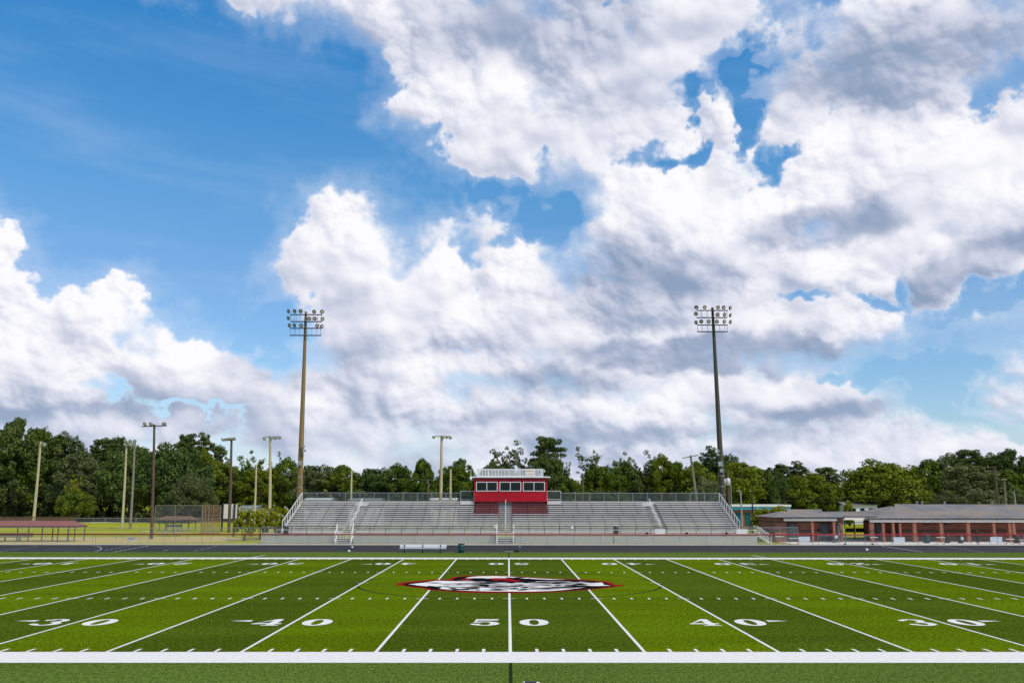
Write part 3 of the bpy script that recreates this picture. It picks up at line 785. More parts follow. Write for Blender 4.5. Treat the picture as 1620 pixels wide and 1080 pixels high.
# frame beneath
g = MB()
x = X0 + .3
while x < X1:
    for j in range(3, NR, 3): g.box(x - .04, x + .04, yr(j) - .04, yr(j) + .04, 0, zr(j) - RISE)
    g.bar((x, YB + .1, .1), (x, YT - .2, .4), .03, 4); g.bar((x, YB + .1, ZD - .2), (x, YT - .1, ZT - .3), .05, 4)
    x += 1.905
for j in range(3, NR, 3): g.box(X0 + .3, X1 - .3, yr(j) - .05, yr(j) + .05, zr(j) - RISE - .2, zr(j) - RISE - .1)
g.build('under_frame', M['galv'], st)
# stairs down to the track at the left and centre aisle
def ground_stair(a, b):
    g = MB(); n = 6
    for k in range(n): g.box(a + .08, b - .08, 109.1 - .26 * (n - k) + .0, 109.1 - .26 * (n - k) + .25, ZD * (k + .5) / n - .05, ZD * (k + .5) / n)
    for x in (a + .05, b - .08): g.prism([(107.5, .0), (109.1, ZD - .16), (109.1, ZD - .06), (107.5, .12)], x, x + .03, 'yz')
    g.build('stair_tread', M['alu_bright'], st)
    for x in (a, b):
        g = MB(); y0 = 109.1 - .26 * n
        g.bar((x, y0, -.02), (x, y0, .95), .035); g.bar((x, y0, .95), (x, 109.2, ZD + 1.12), .045); g.bar((x, 109.2, .1), (x, 109.2, ZD + 1.12), .035)
        g.bar((x, y0, .08), (x, 109.15, ZD), .05, 4); g.bar((x, y0, .55), (x, 109.2, ZD + .6), .025)
        g.build('stair_rail', M['alu_bright'], st)
ground_stair(-20.25, -18.35); ground_stair(-1.4, .6)
# aisle handrails
def aisle_rail(x, i0, i1, hh=.95):
    g = MB(); a = Vector((x, yr(i0), zr(i0))); b = Vector((x, yr(i1), zr(i1))); u = Vector((0, 0, hh)); h2 = Vector((0, 0, hh * .5))
    g.bar(a, a + u, .032); g.bar(b, b + u, .032); g.bar(a + u, b + u, .036); g.bar(a + h2, b + h2, .028); g.build('aisle_handrail', M['alu_bright'], st)
for x in (-19.25, 18.5):
    for i0, i1 in ((1, 3), (4, 6), (7, 9), (10, 13)): aisle_rail(x, i0, i1)
for i0, i1 in ((1, 3), (4, 6), (7, 9), (10, 12)): aisle_rail(-.38, i0, i1, 1.0)
# stair and sign ramp at the right-hand end
g = MB()
for k in range(6): g.box(WX1 + .05 + .26 * k, WX1 + .3 + .26 * k, 109.3, 110.6, ZD * (5.5 - k) / 6 - .05, ZD * (5.5 - k) / 6)
g.prism([(WX1, ZD - .25), (WX1 + 1.6, .0), (WX1 + 1.6, .1), (WX1, ZD - .1)], 109.9, 109.94, 'xz')
g.build('stair_tread', M['alu_bright'], st)
for y in (109.25, 110.65):
    g = MB(); g.bar((WX1, y, ZD + .95), (WX1 + 1.7, y, .95), .035); g.bar((WX1 + 1.7, y, 0), (WX1 + 1.7, y, .95), .035); g.bar((WX1, y, ZD + .5), (WX1 + 1.7, y, .5), .025); g.bar((WX1, y, ZD), (WX1 + 1.7, y, .05), .04, 4); g.bar((WX1, y, ZD + .25), (WX1 + 1.7, y, .28), .02)
    g.build('stair_rail', M['alu_bright'], st)

def flat_sign(px0, py0, px1, py1, Y, m, label, name='sign_board', cat='sign', th=.04):
    a = PX(px0, py1, Y); b = PX(px1, py0, Y); g = MB(); g.box(a.x, b.x, Y - th, Y, a.z, b.z)
    return tag(g.build(name, m), label, cat)
flat_sign(782, 830.5, 787, 835, 109.2, M['white'], 'small white square notice on the stand rail left of the centre aisle')
flat_sign(903.5, 831.8, 907, 836, 109.2, M['white'], 'small white notice on the stand rail between centre aisle and black barrel')
flat_sign(1036, 836.8, 1052.5, 844, 109.22, M['white'], 'white panel tied to the front rail of the stand right of the aisle')
flat_sign(1165, 836.8, 1182, 844, 109.22, M['white'], 'white panel tied to the front rail at the right end of the stand')
for px_, lab in ((1023.5, 'small black box under the stand rail nearest the black barrel'), (1086, 'small black box under the stand rail in the middle of three'), (1149, 'small black box under the stand rail nearest the right end')):
    a = PX(px_ - 2, 844.2, 109.2); b = PX(px_ + 2, 841.6, 109.2); g = MB(); g.box(a.x, b.x, 109.08, 109.2, a.z, b.z); g.box(a.x + .05, b.x - .05, 109.05, 109.079, a.z + .03, b.z - .03)
    tag(g.build('utility_box', M['black']), lab, 'box', 'black boxes along the stand rail')
def barrel(px_, base, Y, z, h, r, m, label, bands=True, lid=None, cat='trash can', name='trash_barrel'):
    x = GX(px_, Y) if base is None else PX(px_, base, Y).x
    t = thing(name, (x, Y, z), label, cat)
    g = MB(); g.lathe((x, Y, z), [(0, 0), (r * .88, 0), (r, h * .05), (r * .98, h * .32), (r * 1.03, h * .35), (r * .98, h * .38), (r, h * .66), (r * 1.04, h * .69), (r, h * .72), (r * 1.02, h), (r * .9, h), (r * .86, h * .6), (0, h * .6)], 18)
    g.build('barrel_body', m, t, True)
    g = MB(); g.lathe((x, Y, z), [(r * 1.03, h * .97), (r * 1.08, h), (r * 1.03, h * 1.03), (r * .92, h * 1.01)], 18)
    g.build('rim', lid or m, t, True)
    return t
barrel(452.5, 838, 110, ZD, .92, .32, M['black'], 'black barrel with pale rim at the left end of the stand walkway', lid=M['galv'])
barrel(974.5, 838, 110, ZD, .92, .33, M['black'], 'black barrel with pale rim on the stand walkway right of centre', lid=M['galv'])

# press box
pb = thing('press_box', ((PB0 + PB1) / 2, 119.2, ZT), 'red ribbed press box with three wide windows on top of the stand', 'press box')
yb0, yb1 = 120.45, 123.6
zb0 = PX(800, 793, yb0).z; zb1 = PX(800, 756.5, yb0).z
g = MB(); g.box(PB0, PB1, yb0, yb1, zb0, zb1); 
# openings as recessed boxes standing in the wall
g.build('wall', M['siding'], pb)
g = MB(); ra, rb = PX(743, 756, yb0 - .5).x, PX(870.5, 756, yb0 - .5).x
g.box(ra, rb, yb0 - .28, yb1 + .3, zb1 + .03, zb1 + .22); roof = g.build('roof', M['steel_dark'], pb)
g = MB(); g.box(ra - .02, rb + .02, yb0 - .33, yb0 - .285, zb1 + .10, zb1 + .25); g.box(ra, rb, yb0 - .27, yb1 + .2, zb1 + .225, zb1 + .26); g.build('fascia', M['alu_bright'], roof)
for a, b in ((753.2, 787.2), (790.3, 824.3), (827.4, 862)):
    xa, xb = PX(a, 770, yb0).x, PX(b, 770, yb0).x; za, zb = PX(800, 776.8, yb0).z, PX(800, 761.8, yb0).z
    g = MB(); t_ = .085
    g.box(xa, xb, yb0 - .07, yb0 - .003, zb - t_, zb); g.box(xa, xb, yb0 - .08, yb0 - .003, za, za + t_)
    g.box(xa, xa + t_, yb0 - .07, yb0 - .003, za + t_, zb - t_); g.box(xb - t_, xb, yb0 - .07, yb0 - .003, za + t_, zb - t_)
    xm = (xa + xb) / 2; g.box(xm - t_ / 2, xm + t_ / 2, yb0 - .065, yb0 - .003, za + t_, zb - t_)
    w_ = g.build('window_frame', M['white'], pb)
    for c, d in ((xa + t_, xm - t_ / 2), (xm + t_ / 2, xb - t_)):
        g = MB(); g.box(c, d, yb0 - .02, yb0 - .004, za + t_, zb - t_); g.build('window_pane', M['glass'], w_)
# roof deck railing
rz = zb1 + .26; rt = PX(800, 741.2, yb0).z; xa, xb = PX(755.5, 745, yb0).x, PX(859, 745, yb0).x
g = MB(); yq = yb0 - .1
g.box(xa, xb, yq - .02, yq + .05, rt - .07, rt); g.box(xa, xb, yq - .015, yq + .04, rz + .02, rz + .09)
n = 62
for k in range(n + 1):
    x = xa + (xb - xa) * k / n; hw = .034 if k % 10 else .055
    g.box(x - hw, x + hw, yq - .028, yq - .006 if k % 10 else yq + .06, rz, rt - .01)
for x in (xa, xb):
    g.box(x - .03, x + .03, yq + .08, yb1, rt - .07, rt); g.box(x - .03, x + .03, yq + .08, yb1, rz + .02, rz + .09)
    for k in range(20): g.box(x - .015, x + .015, yq + .2 + k * .17, yq + .25 + k * .17, rz + .09, rt - .07)
g.box(xa, xb, yb1 - .05, yb1, rt - .07, rt)
for k in range(40):
    x = xa + (xb - xa) * (k + .5) / 40; g.box(x - .02, x + .02, yb1 - .045, yb1 - .01, rz, rt - .07)
g.build('deck_railing', M['white'], pb)
a = PX(830.5, 752.5, yq - .05); b = PX(845.5, 742, yq - .05)
g = MB(); g.box(a.x, b.x, yq - .07, yq - .035, a.z, b.z)
sg = g.build('notice_board', M['cream'], pb, label='cream notice board on the press box deck railing')
g = MB()
for r_ in range(2):
    for k in range(5): g.box(a.x + .15 + k * .22, a.x + .25 + k * .22, yq - .076, yq - .0705, a.z + .14 + r_ * .42, a.z + .26 + r_ * .42)
g.build('lettering', simple('rust_letter_paint', (.30, .10, .08), .6), sg)
# security lamp on its left and camera on its right
g = MB(); c = PX(745, 756, yb0 - .3)
g.tube([c + Vector((0, 0, .1)), c + Vector((0, 0, .85)), c + Vector((-.25, 0, 1.05)), c + Vector((-.55, 0, 1.0))], .035); g.lathe(c + Vector((-.55, 0, .8)), [(.02, .2), (.12, .12), (.15, 0), (0, 0)], 10); g.box(c.x - .14, c.x + .14, c.y - .1, c.y + .12, c.z - .2, c.z + .1)
g.build('yard_lamp', M['white'], pb)
g = MB(); c = PX(861, 745, yb0 - .1); g.lathe(c, [(0, .14), (.11, .1), (.13, 0), (.08, -.1), (0, -.12)], 10); g.bar(c, c - Vector((.3, 0, -.02)), .03); g.build('camera_dome', M['white'], pb)

# ---------------------------------------------------------------- red-railed chain link fence round the track
YFN = YTF + .28
fe = thing('track_fence', (0, YFN, 0), 'low chain link fence with a red top rail running between the track and the grandstand', 'fence')
zf = 5.1 - (5.1 - PX(700, 845.0, YFN).z)
FX0, FX1 = -66, 68
g = MB(); g.bar((FX0, YFN, zf), (FX1, YFN, zf), .072, 10); g.build('top_rail', M['red_rail'], fe, True)
px_list = list(np.arange(-3, 1620, 40.9))
npost = 0
x = FX0 + .3
while x < FX1:
    if -61 < x < 61:
        g = MB(); g.bar((x, YFN, .03), (x, YFN, zf), .028, 8); g.build('post', M['galv'], fe); npost += 1
    x += 3.05
g = MB(); g.face([(FX0, YFN + .035, .06), (FX1, YFN + .035, .06), (FX1, YFN + .035, zf - .05), (FX0, YFN + .035, zf - .05)]); g.build('wire_mesh', M['link'], fe)
g = MB(); g.bar((FX0, YFN, .10), (FX1, YFN, .10), .016, 5); g.build('bottom_rail', M['galv'], fe)

def fence_px(px0, px1, Y, ytop, ybase_z, step, m, mesh, label, name='chain_link_fence', r=.026, both=False, z0=0):
    a = PX(px0, ytop, Y); b = PX(px1, ytop, Y); zt_ = (a.z + b.z) / 2
    t = thing(name, ((a.x + b.x) / 2, Y, z0), label, 'fence')
    g = MB(); g.bar((a.x, Y, zt_), (b.x, Y, zt_), r, 6)
    if both: g.bar((a.x, Y, z0 + .25), (b.x, Y, z0 + .25), r * .8, 6)
    g.build('top_rail', m, t)
    n = max(1, round((b.x - a.x) / step))
    for k in range(n + 1):
        x = a.x + (b.x - a.x) * k / n; g = MB(); g.bar((x, Y, z0 - .05), (x, Y, zt_ + .03), r * 1.15, 6); g.build('post', m, t)
    if mesh:
        g = MB(); g.face([(a.x, Y + .03, z0 + .03), (b.x, Y + .03, z0 + .03), (b.x, Y + .03, zt_), (a.x, Y + .03, zt_)]); g.build('wire_mesh', mesh, t)
    return t
fence_px(-40, 410, 112.5, 834.2, 0, 2.9, M['galv'], M['link'], 'taller chain link fence behind the red railed one, left of the grandstand')
fence_px(118, 410, 203, 819.2, 0, 7, M['galv'], M['link'], 'distant outfield chain link fence in front of the trees on the left', r=.05)
fence_px(-20, 118, 190, 817.4, 0, 3.0, M['dark_wood'], M['link_brown'], 'brown mesh fence behind the maroon roofed dugout', r=.06)
fence_px(1176, 1262, 113.5, 834, 0, 2.6, M['galv'], M['link'], 'chain link fence between grandstand end and small brick building')

# ---------------------------------------------------------------- dugouts and ball field structures
YD = 113.6
def dugout(px0, px1, yridge, yeave, Y, depth, roofm, postm, posts, label, bench=True):
    a = PX(px0, yeave, Y); b = PX(px1, yeave, Y); ze = a.z; zr_ = PX(px0, yridge, Y + depth / 2).z
    t = thing('dugout', ((a.x + b.x) / 2, Y, 0), label, 'dugout')
    g = MB(); yf, ybk, ym = Y - .4, Y + depth + .4, Y + depth / 2; i0, i1 = a.x, b.x
    def P(x, y, z): return (x, y, z)
    g.face([P(i0, yf, ze), P(i1, yf, ze), P(i1 - .9, ym, zr_), P(i0 + .9, ym, zr_)]); g.face([P(i1, ybk, ze), P(i0, ybk, ze), P(i0 + .9, ym, zr_), P(i1 - .9, ym, zr_)])
    g.face([P(i1, yf, ze), P(i1, ybk, ze), P(i1 - .9, ym, zr_)]); g.face([P(i0, ybk, ze), P(i0, yf, ze), P(i0 + .9, ym, zr_)])
    g.face([P(i0, yf, ze - .01), P(i0, ybk, ze - .01), P(i1, ybk, ze - .01), P(i1, yf, ze - .01)])
    rf = g.build('roof', roofm, t)
    g = MB(); g.box(i0, i1, yf - .03, yf - .002, ze - .16, ze + .02); g.box(i1 + .002, i1 + .03, yf, ybk, ze - .16, ze + .02); g.build('fascia', M['dark_wood'], rf)
    for p in posts:
        x = PX(p, yeave + 8, Y).x
        for y in (Y, Y + depth): 
            g = MB(); g.box(x - .05, x + .05, y - .05, y + .05, -.03, ze - .02); g.build('post', postm, t)
    if bench:
        g = MB(); g.box(i0 + .5, i0 + (i1 - i0) * .55, Y + depth - .9, Y + depth - .5, .42, .47); g.box(i0 + .5, i0 + (i1 - i0) * .55, Y + depth - .45, Y + depth - .4, .55, .95)
        x = i0 + .7
        while x < i0 + (i1 - i0) * .55: g.box(x, x + .06, Y + depth - .8, Y + depth - .42, -.03, .419); x += 1.8
        g.build('bench', M['galv'], t)
    return t
dugout(-60, 120.5, 823.3, 831.6, YD, 2.6, M['maroon_roof'], M['dark_wood'], (28, 67, 92, 118.6), 'maroon shingled dugout shelter at the left edge of the photograph')
dugout(247, 304, 815.8, 821.5, 152, 3.5, M['brown_roof'], M['dark_wood'], (252, 262, 275, 287, 298), 'small rusty brown roofed dugout inside the backstop fence')
# backstop frame
def frame(pxs, ytop, Y, m, mesh, label, ybar=None, name='backstop', zb=0):
    t = thing(name, (PX(pxs[0], 800, Y).x, Y, 0), label, 'backstop'); z = PX(pxs[0], ytop, Y).z
    xa, xb = PX(pxs[0], 800, Y).x, PX(pxs[-1], 800, Y).x
    g = MB(); g.bar((xa, Y, z), (xb, Y, z), .05)
    if ybar: zz = PX(pxs[0], ybar, Y).z; g.bar((xa, Y, zz), (xb, Y, zz), .05)
    g.build('cross_rail', m, t)
    for p in pxs:
        x = PX(p, 800, Y).x; g = MB(); g.bar((x, Y, -.03), (x, Y, z), .055); g.build('post', m, t)
    g = MB(); g.face([(xa, Y + .06, .05), (xb, Y + .06, .05), (xb, Y + .06, z), (xa, Y + .06, z)]); g.build('wire_mesh', mesh, t)
frame((246.5, 277.5, 320.5), 799.3, 138, M['grey_wood'], M['link'], 'tall open chain link backstop frame behind the brown roofed dugout')
frame((321.2, 325.5, 331, 338, 349.5), 799.6, 136.5, M['windscreen'], M['link_brown'], 'tall tan meshed backstop wing beside the pale board', 815.5)
t = thing('scoreboard', (PX(363, 800, 150).x, 150, 0), 'pale grey board on two dark posts beside the tan backstop', 'scoreboard')
a = PX(352.5, 820, 150); b = PX(375, 797, 150); g = MB(); g.box(a.x, b.x, 150, 150.25, a.z, b.z); g.build('panel', M['concrete'], t)
for p in (352.3, 371): x = PX(p, 810, 149.9).x; g = MB(); g.box(x - .12, x + .12, 149.75, 149.97, -.03, b.z + .1); g.build('post', M['steel_dark'], t)
# small aluminium bleacher inside the backstop, and low box
t = thing('small_bleacher', (GX(278, 131), 131, 0), 'small grey aluminium bleacher below the backstop', 'bleacher')
xa, xb = PX(252, 840, 131).x, PX(286, 840, 131).x
for k in range(4): g = MB(); g.box(xa, xb, 131 + .6 * k, 131.3 + .6 * k, .3 + .22 * k, .34 + .22 * k); g.build('seat_plank', M['galv'], t)
g = MB()
for k in range(4): x = xa + .3 + (xb - xa - .6) * k / 3; g.bar((x, 131, .0), (x, 133.2, .95), .03, 4); g.bar((x, 133.1, 0), (x, 133.1, .95), .03, 4); g.bar((x, 131.2, 0), (x, 131.2, .3), .03, 4)
g.build('support_frame', M['galv'], t)
t = thing('players_bench', (GX(235, 136), 136, 0), 'pale low bench on the ball field grass left of the backstop', 'bench')
xa, xb = PX(225, 838, 136).x, PX(243, 838, 136).x
g = MB(); g.box(xa, xb, 136, 136.35, .43, .48); g.build('seat', M['white'], t)
for x in (xa + .2, xb - .2): g = MB(); g.box(x - .04, x + .04, 136.02, 136.33, -.03, .428); g.build('leg', M['galv'], t)
t = thing('equipment_box', (GX(209, 114), 114, 0), 'grey box with slanted lid on the grass behind the fence on the left', 'box')
xa, xb = PX(204.5, 850, 114).x, PX(213.5, 850, 114).x
g = MB(); g.prism([(113.6, -.03), (114.4, -.03), (114.4, .50), (113.6, .36)], xa, xb, 'yz'); g.build('body', M['alu'], t)
g = MB(); g.prism([(113.55, .362), (114.42, .512), (114.42, .55), (113.55, .40)], xa - .03, xb + .03, 'yz'); g.build('lid', M['galv'], t)

# ---------------------------------------------------------------- lamp and utility poles
def floodlamp(c, aim, r, parent, m=None, lensm=None, name='floodlight'):
    c = Vector(c); d = Vector(aim).normalized()
    g = MB(); g.lathe(c, [(.35 * r, -.75 * r), (.8 * r, -.45 * r), (1.0 * r, .05 * r), (1.0 * r, .12 * r), (.9 * r, .12 * r), (.02, .02)], 14, d)
    g.bar(c - d * r * .6, c - d * r * .6 + Vector((0, 0, -r * 1.0)), r * .25, 6)
    o = g.build(name, m or M['steel_dark'], parent, True)
    g = MB(); g.lathe(c, [(.001, .10 * r), (.90 * r, .10 * r), (.90 * r, .06 * r)], 14, d); g.build('lens', lensm or M['lens'], o)
    return o
def stadium_pole(ptop, pbase_px, Y, m, rows, bars, verts, boxes, label, rb, rt):
    top = PX(*ptop, Y); xb = GX(pbase_px, Y); t = thing('stadium_light_pole', (xb, Y, 0), label, 'light pole', 'tall stadium light poles behind the stand')
    g = MB(); g.bar((xb, Y, -.1), (top.x, Y, top.z), rb, 28, rt); g.build('pole', m, t)
    def ax(z): return xb + (top.x - xb) * z / top.z
    for (xa, xb_, y) in bars:
        a = PX(xa, y, Y - .45); b = PX(xb_, y, Y - .45); g = MB(); g.box(a.x, b.x, a.y - .05, a.y + .05, a.z - .07, a.z + .07)
        g.box(ax(a.z) - .12, ax(a.z) + .12, a.y + .06, Y, a.z - .06, a.z + .06); g.build('crossarm', M['steel_dark'], t)
    for (x, ya, yb_) in verts:
        g = MB(); a = PX(x, ya, Y - .45); b = PX(x, yb_, Y - .45); g.bar(a, (a.x, b.y, b.z), .035, 4); g.build('rack_strut', M['galv'], t)
    for (x, y, ay) in rows:
        floodlamp(PX(x, y, Y - .55), (ay, -1.0, -.30), .30, t)
    for (x, y, w_, h_) in boxes:
        c = PX(x, y, Y - .55); g = MB(); g.box(c.x - w_ / 2, c.x + w_ / 2, Y - .75, Y - .42, c.z - h_ / 2, c.z + h_ / 2); g.bar((c.x, Y - .43, c.z), (ax(c.z), Y, c.z), .05, 4); g.build('equipment_box', M['galv'], t)
    for f in (.18, .215, .26):
        g = MB(); z = top.z * f; g.lathe((ax(z), Y, z), [(rb + (rt - rb) * f + .012, -.04), (rb + (rt - rb) * f + .012, .04)], 18); g.build('steel_band', M['galv'], t)
    g = MB(); g.bar((ax(3) + rb * .95, Y, 3), (ax(top.z - 2.5) + rt + .03, Y, top.z - 2.5), .022, 5); g.build('conduit', M['galv'], t)
L_ = [(456, 492.2, -1.0), (466, 492.2, -.6), (475.5, 492.2, -.4), (497, 493, -.2), (509.3, 493, .5), (455.5, 503, -1.1), (489, 504, 0), (498, 504, 0), (510, 504.5, .7), (457.5, 514.5, -.9), (465.5, 514.5, -.6), (476.5, 514.8, 0), (501.7, 515, .7), (509.3, 516.3, 1.6)]
stadium_pole((484, 493), 471.3, 127, M['pole_tan'], L_, [(459, 510, 497.6), (460, 509, 508.7), (458.5, 508.5, 519.2), (458.5, 508, 530.4)],
             [(460, 497.6, 508.7), (466.6, 497.6, 508.7), (470, 497.6, 508.7), (475, 497.6, 508.7), (494, 497.6, 508.7), (502.5, 497.6, 508.7), (508.5, 497.6, 508.7), (459.5, 519.2, 530.4), (465.5, 519.2, 530.4), (467.5, 519.2, 530.4), (493.5, 519.2, 530.4), (501.5, 519.2, 530.4), (507.5, 519.2, 530.4), (474, 519.2, 530.4)],
             [(474.3, 732, .5, .65), (480, 706, .4, .3), (481, 712.5, .45, .3), (480, 719, .12, .25)], 'tall ochre floodlight pole behind the left end of the grandstand', .46, .17)
R_ = [(1101.7, 486, -.5), (1115, 486, .4), (1136, 486.2, .5), (1145, 486.2, .6), (1155.5, 487, 1.0), (1101, 496.3, -.8), (1135, 497.6, 0), (1146.5, 497.7, .8), (1156, 498.6, 1.6), (1101, 510, -1.6), (1109.5, 508.5, -.5), (1121, 508.6, 0), (1134, 508.6, 0), (1146, 508.6, .7), (1156, 509, 1.2)]
stadium_pole((1127, 486.5), 1146.5, 127, M['pole_grey'], R_, [(1102, 1151, 491), (1102, 1150, 502.4), (1103, 1151, 514), (1103, 1151, 524.6)],
             [(1109.5, 491, 502.4), (1118.5, 491, 502.4), (1137.5, 491, 502.4), (1145.5, 491, 502.4), (1150, 491, 502.4), (1103.5, 514, 524.6), (1110.5, 514, 524.6), (1119.5, 514, 524.6), (1138.5, 514, 524.6), (1146.5, 514, 524.6), (1150.5, 514, 524.6)],
             [(1139.5, 733.5, .6, .65), (1141.5, 744, .45, .45), (1136, 713, .3, .4), (1136, 719, .3, .3)], 'tall dark olive floodlight pole behind the right end of the grandstand', .47, .18)

def lamp_pole(name, top, base, Y, m, r, arm, lamps, label, cat='light pole', group=None, lr=.30):
    T = PX(*top, Y); B = PX(base[0], base[1], Y); xb = B.x + (T.x - B.x) * 0
    # continue the line of the pole down to the ground
    k = (0 - T.z) / (B.z - T.z) if abs(B.z - T.z) > .1 else 1
    G0 = Vector((T.x + (B.x - T.x) * k, Y, 0))
    t = thing(name, G0, label, cat, group)
    g = MB(); mid = G0.lerp(T, .5) + Vector((.06, 0, 0)); g.bar(G0 - Vector((0, 0, .1)), mid, r * 1.15, 14, r * .95, cap=False); g.bar(mid, T, r * .95, 14, r * .75); g.build('pole', m, t)
    if arm:
        for a_ in (arm if isinstance(arm[0], tuple) else (arm,)):
            x0, y0, x1, y1 = a_; g = MB(); g.bar(PX(x0, y0, Y - .22), PX(x1, y1, Y - .22), .075, 4); g.build('crossarm', m if m is not M['pale_wood'] else M['grey_wood'], t)
    for l in lamps:
        floodlamp(PX(l[0], l[1], Y - .35), (l[2], -.8, -.8), lr, t, M['galv'], M['white'])
    return t
lamp_pole('light_pole', (64.5, 698), (53, 823), 200, M['pale_wood'], .29, None, [(68.5, 702, .4), (71, 703, .8)], 'pale leaning wooden pole nearest the left edge', lr=.45)
lamp_pole('light_pole', (200.5, 698), (193, 836), 165, M['pale_wood'], .21, ((195, 706, 216, 706), (196, 700, 215, 700)), [(197, 703, -.5), (204, 703, 0), (210, 703, 0), (198, 697.5, 0), (206, 697.5, 0)], 'pale wooden twin of two close light poles left of the oak trunk', lr=.33)
lamp_pole('light_pole', (213.3, 699), (206, 837), 164, M['grey_wood'], .21, None, [(212.5, 703, .5), (213, 697.5, .3)], 'darker wooden twin of two close light poles left of the oak trunk', lr=.33)
lamp_pole('light_pole', (244.2, 671), (239.5, 852), 122, M['dark_wood'], .19, (225, 674.3, 264, 673), [(228.8, 670.5, -.4), (238.8, 670.8, -.2), (259.5, 670.2, .4)], 'dark wooden light pole with three lamps in front of the big oak', lr=.30)
lamp_pole('light_pole', (366.3, 694), (362, 842), 145, M['dark_wood'], .23, (352, 697, 373.5, 695.2), [(351.8, 695, -.6), (357, 695, -.3), (360.5, 694.5, .3), (365, 694, -.2), (370, 693.5, .3)], 'dark wooden light pole beside the pale board, lamps in a row on top', lr=.27)
lamp_pole('light_pole', (405.6, 735), (402.7, 806), 190, M['pale_wood'], .22, None, [], 'thin bare pale pole left of the flowering shrubs', 'pole')
lamp_pole('light_pole', (427.6, 689), (426.4, 803), 150, M['pale_wood'], .24, (418, 691.5, 443, 690.3), [(417.8, 694, -.4), (429, 693, .1), (435.5, 693, .3), (442.2, 692.5, .5)], 'pale wooden light pole behind the flowering shrubs, with drooping lamps', lr=.30)
lamp_pole('light_pole', (698.8, 688.5), (696.6, 795), 150, M['pale_wood'], .26, (686, 690, 713, 690), [(686, 691.5, -.4), (700.5, 692.5, .1), (707, 691.5, .3), (712.5, 692.5, .5)], 'pale wooden light pole standing behind the stand left of the press box', lr=.28)
lamp_pole('light_pole', (556.3, 744), (554.8, 795), 190, M['pale_wood'], .22, None, [], 'bare pale pole behind the left half of the grandstand', 'pole')
lamp_pole('light_pole', (713, 742), (712, 795), 185, M['pale_wood'], .24, None, [], 'bare pale pole just left of the press box', 'pole')
lamp_pole('utility_pole', (677.5, 757), (677, 795), 190, M['dark_wood'], .16, (673, 759, 682, 759), [], 'thin dark utility pole with crossarm between grandstand and round green tree', 'utility pole')
lamp_pole('utility_pole', (921.5, 748), (921.8, 795), 180, M['dark_wood'], .22, (918, 755, 925, 755), [], 'dark utility pole just right of the press box', 'utility pole')
lamp_pole('utility_pole', (1092.5, 720), (1101.5, 792), 150, M['grey_wood'], .22, ((1079.5, 724.5, 1105, 719.5), (1094, 731, 1103, 729)), [], 'leaning grey utility pole with long crossarm left of the dark floodlight pole', 'utility pole')
tp = lamp_pole('utility_pole', (1150.5, 742), (1152.5, 800), 133, M['dark_wood'], .20, None, [], 'dark utility pole carrying white transformers beside the right floodlight pole', 'utility pole')
for x, y, rr, h_ in ((1152.3, 768, .28, 1.1), (1146, 767, .20, .95)):
    c = PX(x, y, 132.6); g = MB(); g.lathe(c, [(0, 0), (rr, .02), (rr, h_ * .85), (rr * .6, h_), (0, h_)], 14); g.build('transformer', M['white'], tp, True)
lamp_pole('utility_pole', (1171.5, 776), (1173, 826), 150, M['galv'], .14, (1165, 776.5, 1172, 776), [], 'slim grey pole in front of the blue roofed building', 'pole')
lamp_pole('utility_pole', (1155.5, 757), (1157, 812), 131, M['galv'], .07, None, [], 'very thin grey conduit pole right of the transformers', 'pole')
lamp_pole('street_lamp', (1189.3, 780), (1190.8, 835), 140, M['black'], .11, (1186, 779, 1190, 778.5), [], 'black lamp post in front of the blue roofed building', 'street lamp')
lamp_pole('utility_pole', (1572.5, 738), (1579.5, 800), 165, M['dark_wood'], .20, ((1562, 740, 1577, 738), (1571, 750, 1576, 750)), [], 'tall reddish brown utility pole behind the right building roof', 'utility pole')
lamp_pole('utility_pole', (1588.5, 757), (1591, 800), 160, M['grey_wood'], .16, (1584, 758.5, 1593, 758.5), [], 'grey utility pole with short crossarm behind the right building roof', 'utility pole')
lamp_pole('utility_pole', (1604, 776), (1606.5, 800), 160, M['galv'], .12, None, [], 'thin grey pole nearest the right edge behind the building roof', 'pole')
def wire(p0, p1, Y, sag, label, Y2=None):
    a = PX(*p0, Y); b = PX(*p1, Y2 or Y); pts = []
    for k in range(13): u = k / 12; pts.append(a.lerp(b, u) - Vector((0, 0, sag * 4 * u * (1 - u))))
    g = MB(); g.tube(pts, .010, 4); tag(g.build('overhead_wire', M['rail_dark']), label, 'power line', 'overhead power lines')
wire((-20, 763.5), (128, 767), 190, .3, 'upper overhead wire in front of the trees at the left edge')
wire((-20, 781), (128, 784), 190, .3, 'lower overhead wire in front of the trees at the left edge')
wire((300, 759), (470, 765), 195, .4, 'overhead wire crossing the trees left of the ochre pole')
wire((1220, 784), (1575, 768), 160, 1.0, 'upper overhead wire in front of the big oaks on the right')
wire((1220, 790), (1575, 774), 160, 1.0, 'lower overhead wire in front of the big oaks on the right')
wire((905, 774), (1098, 764), 150, .6, 'overhead wire behind the grandstand right of the press box')
wire((480, 775), (745, 776), 186, .5, 'overhead wire behind the left half of the grandstand')

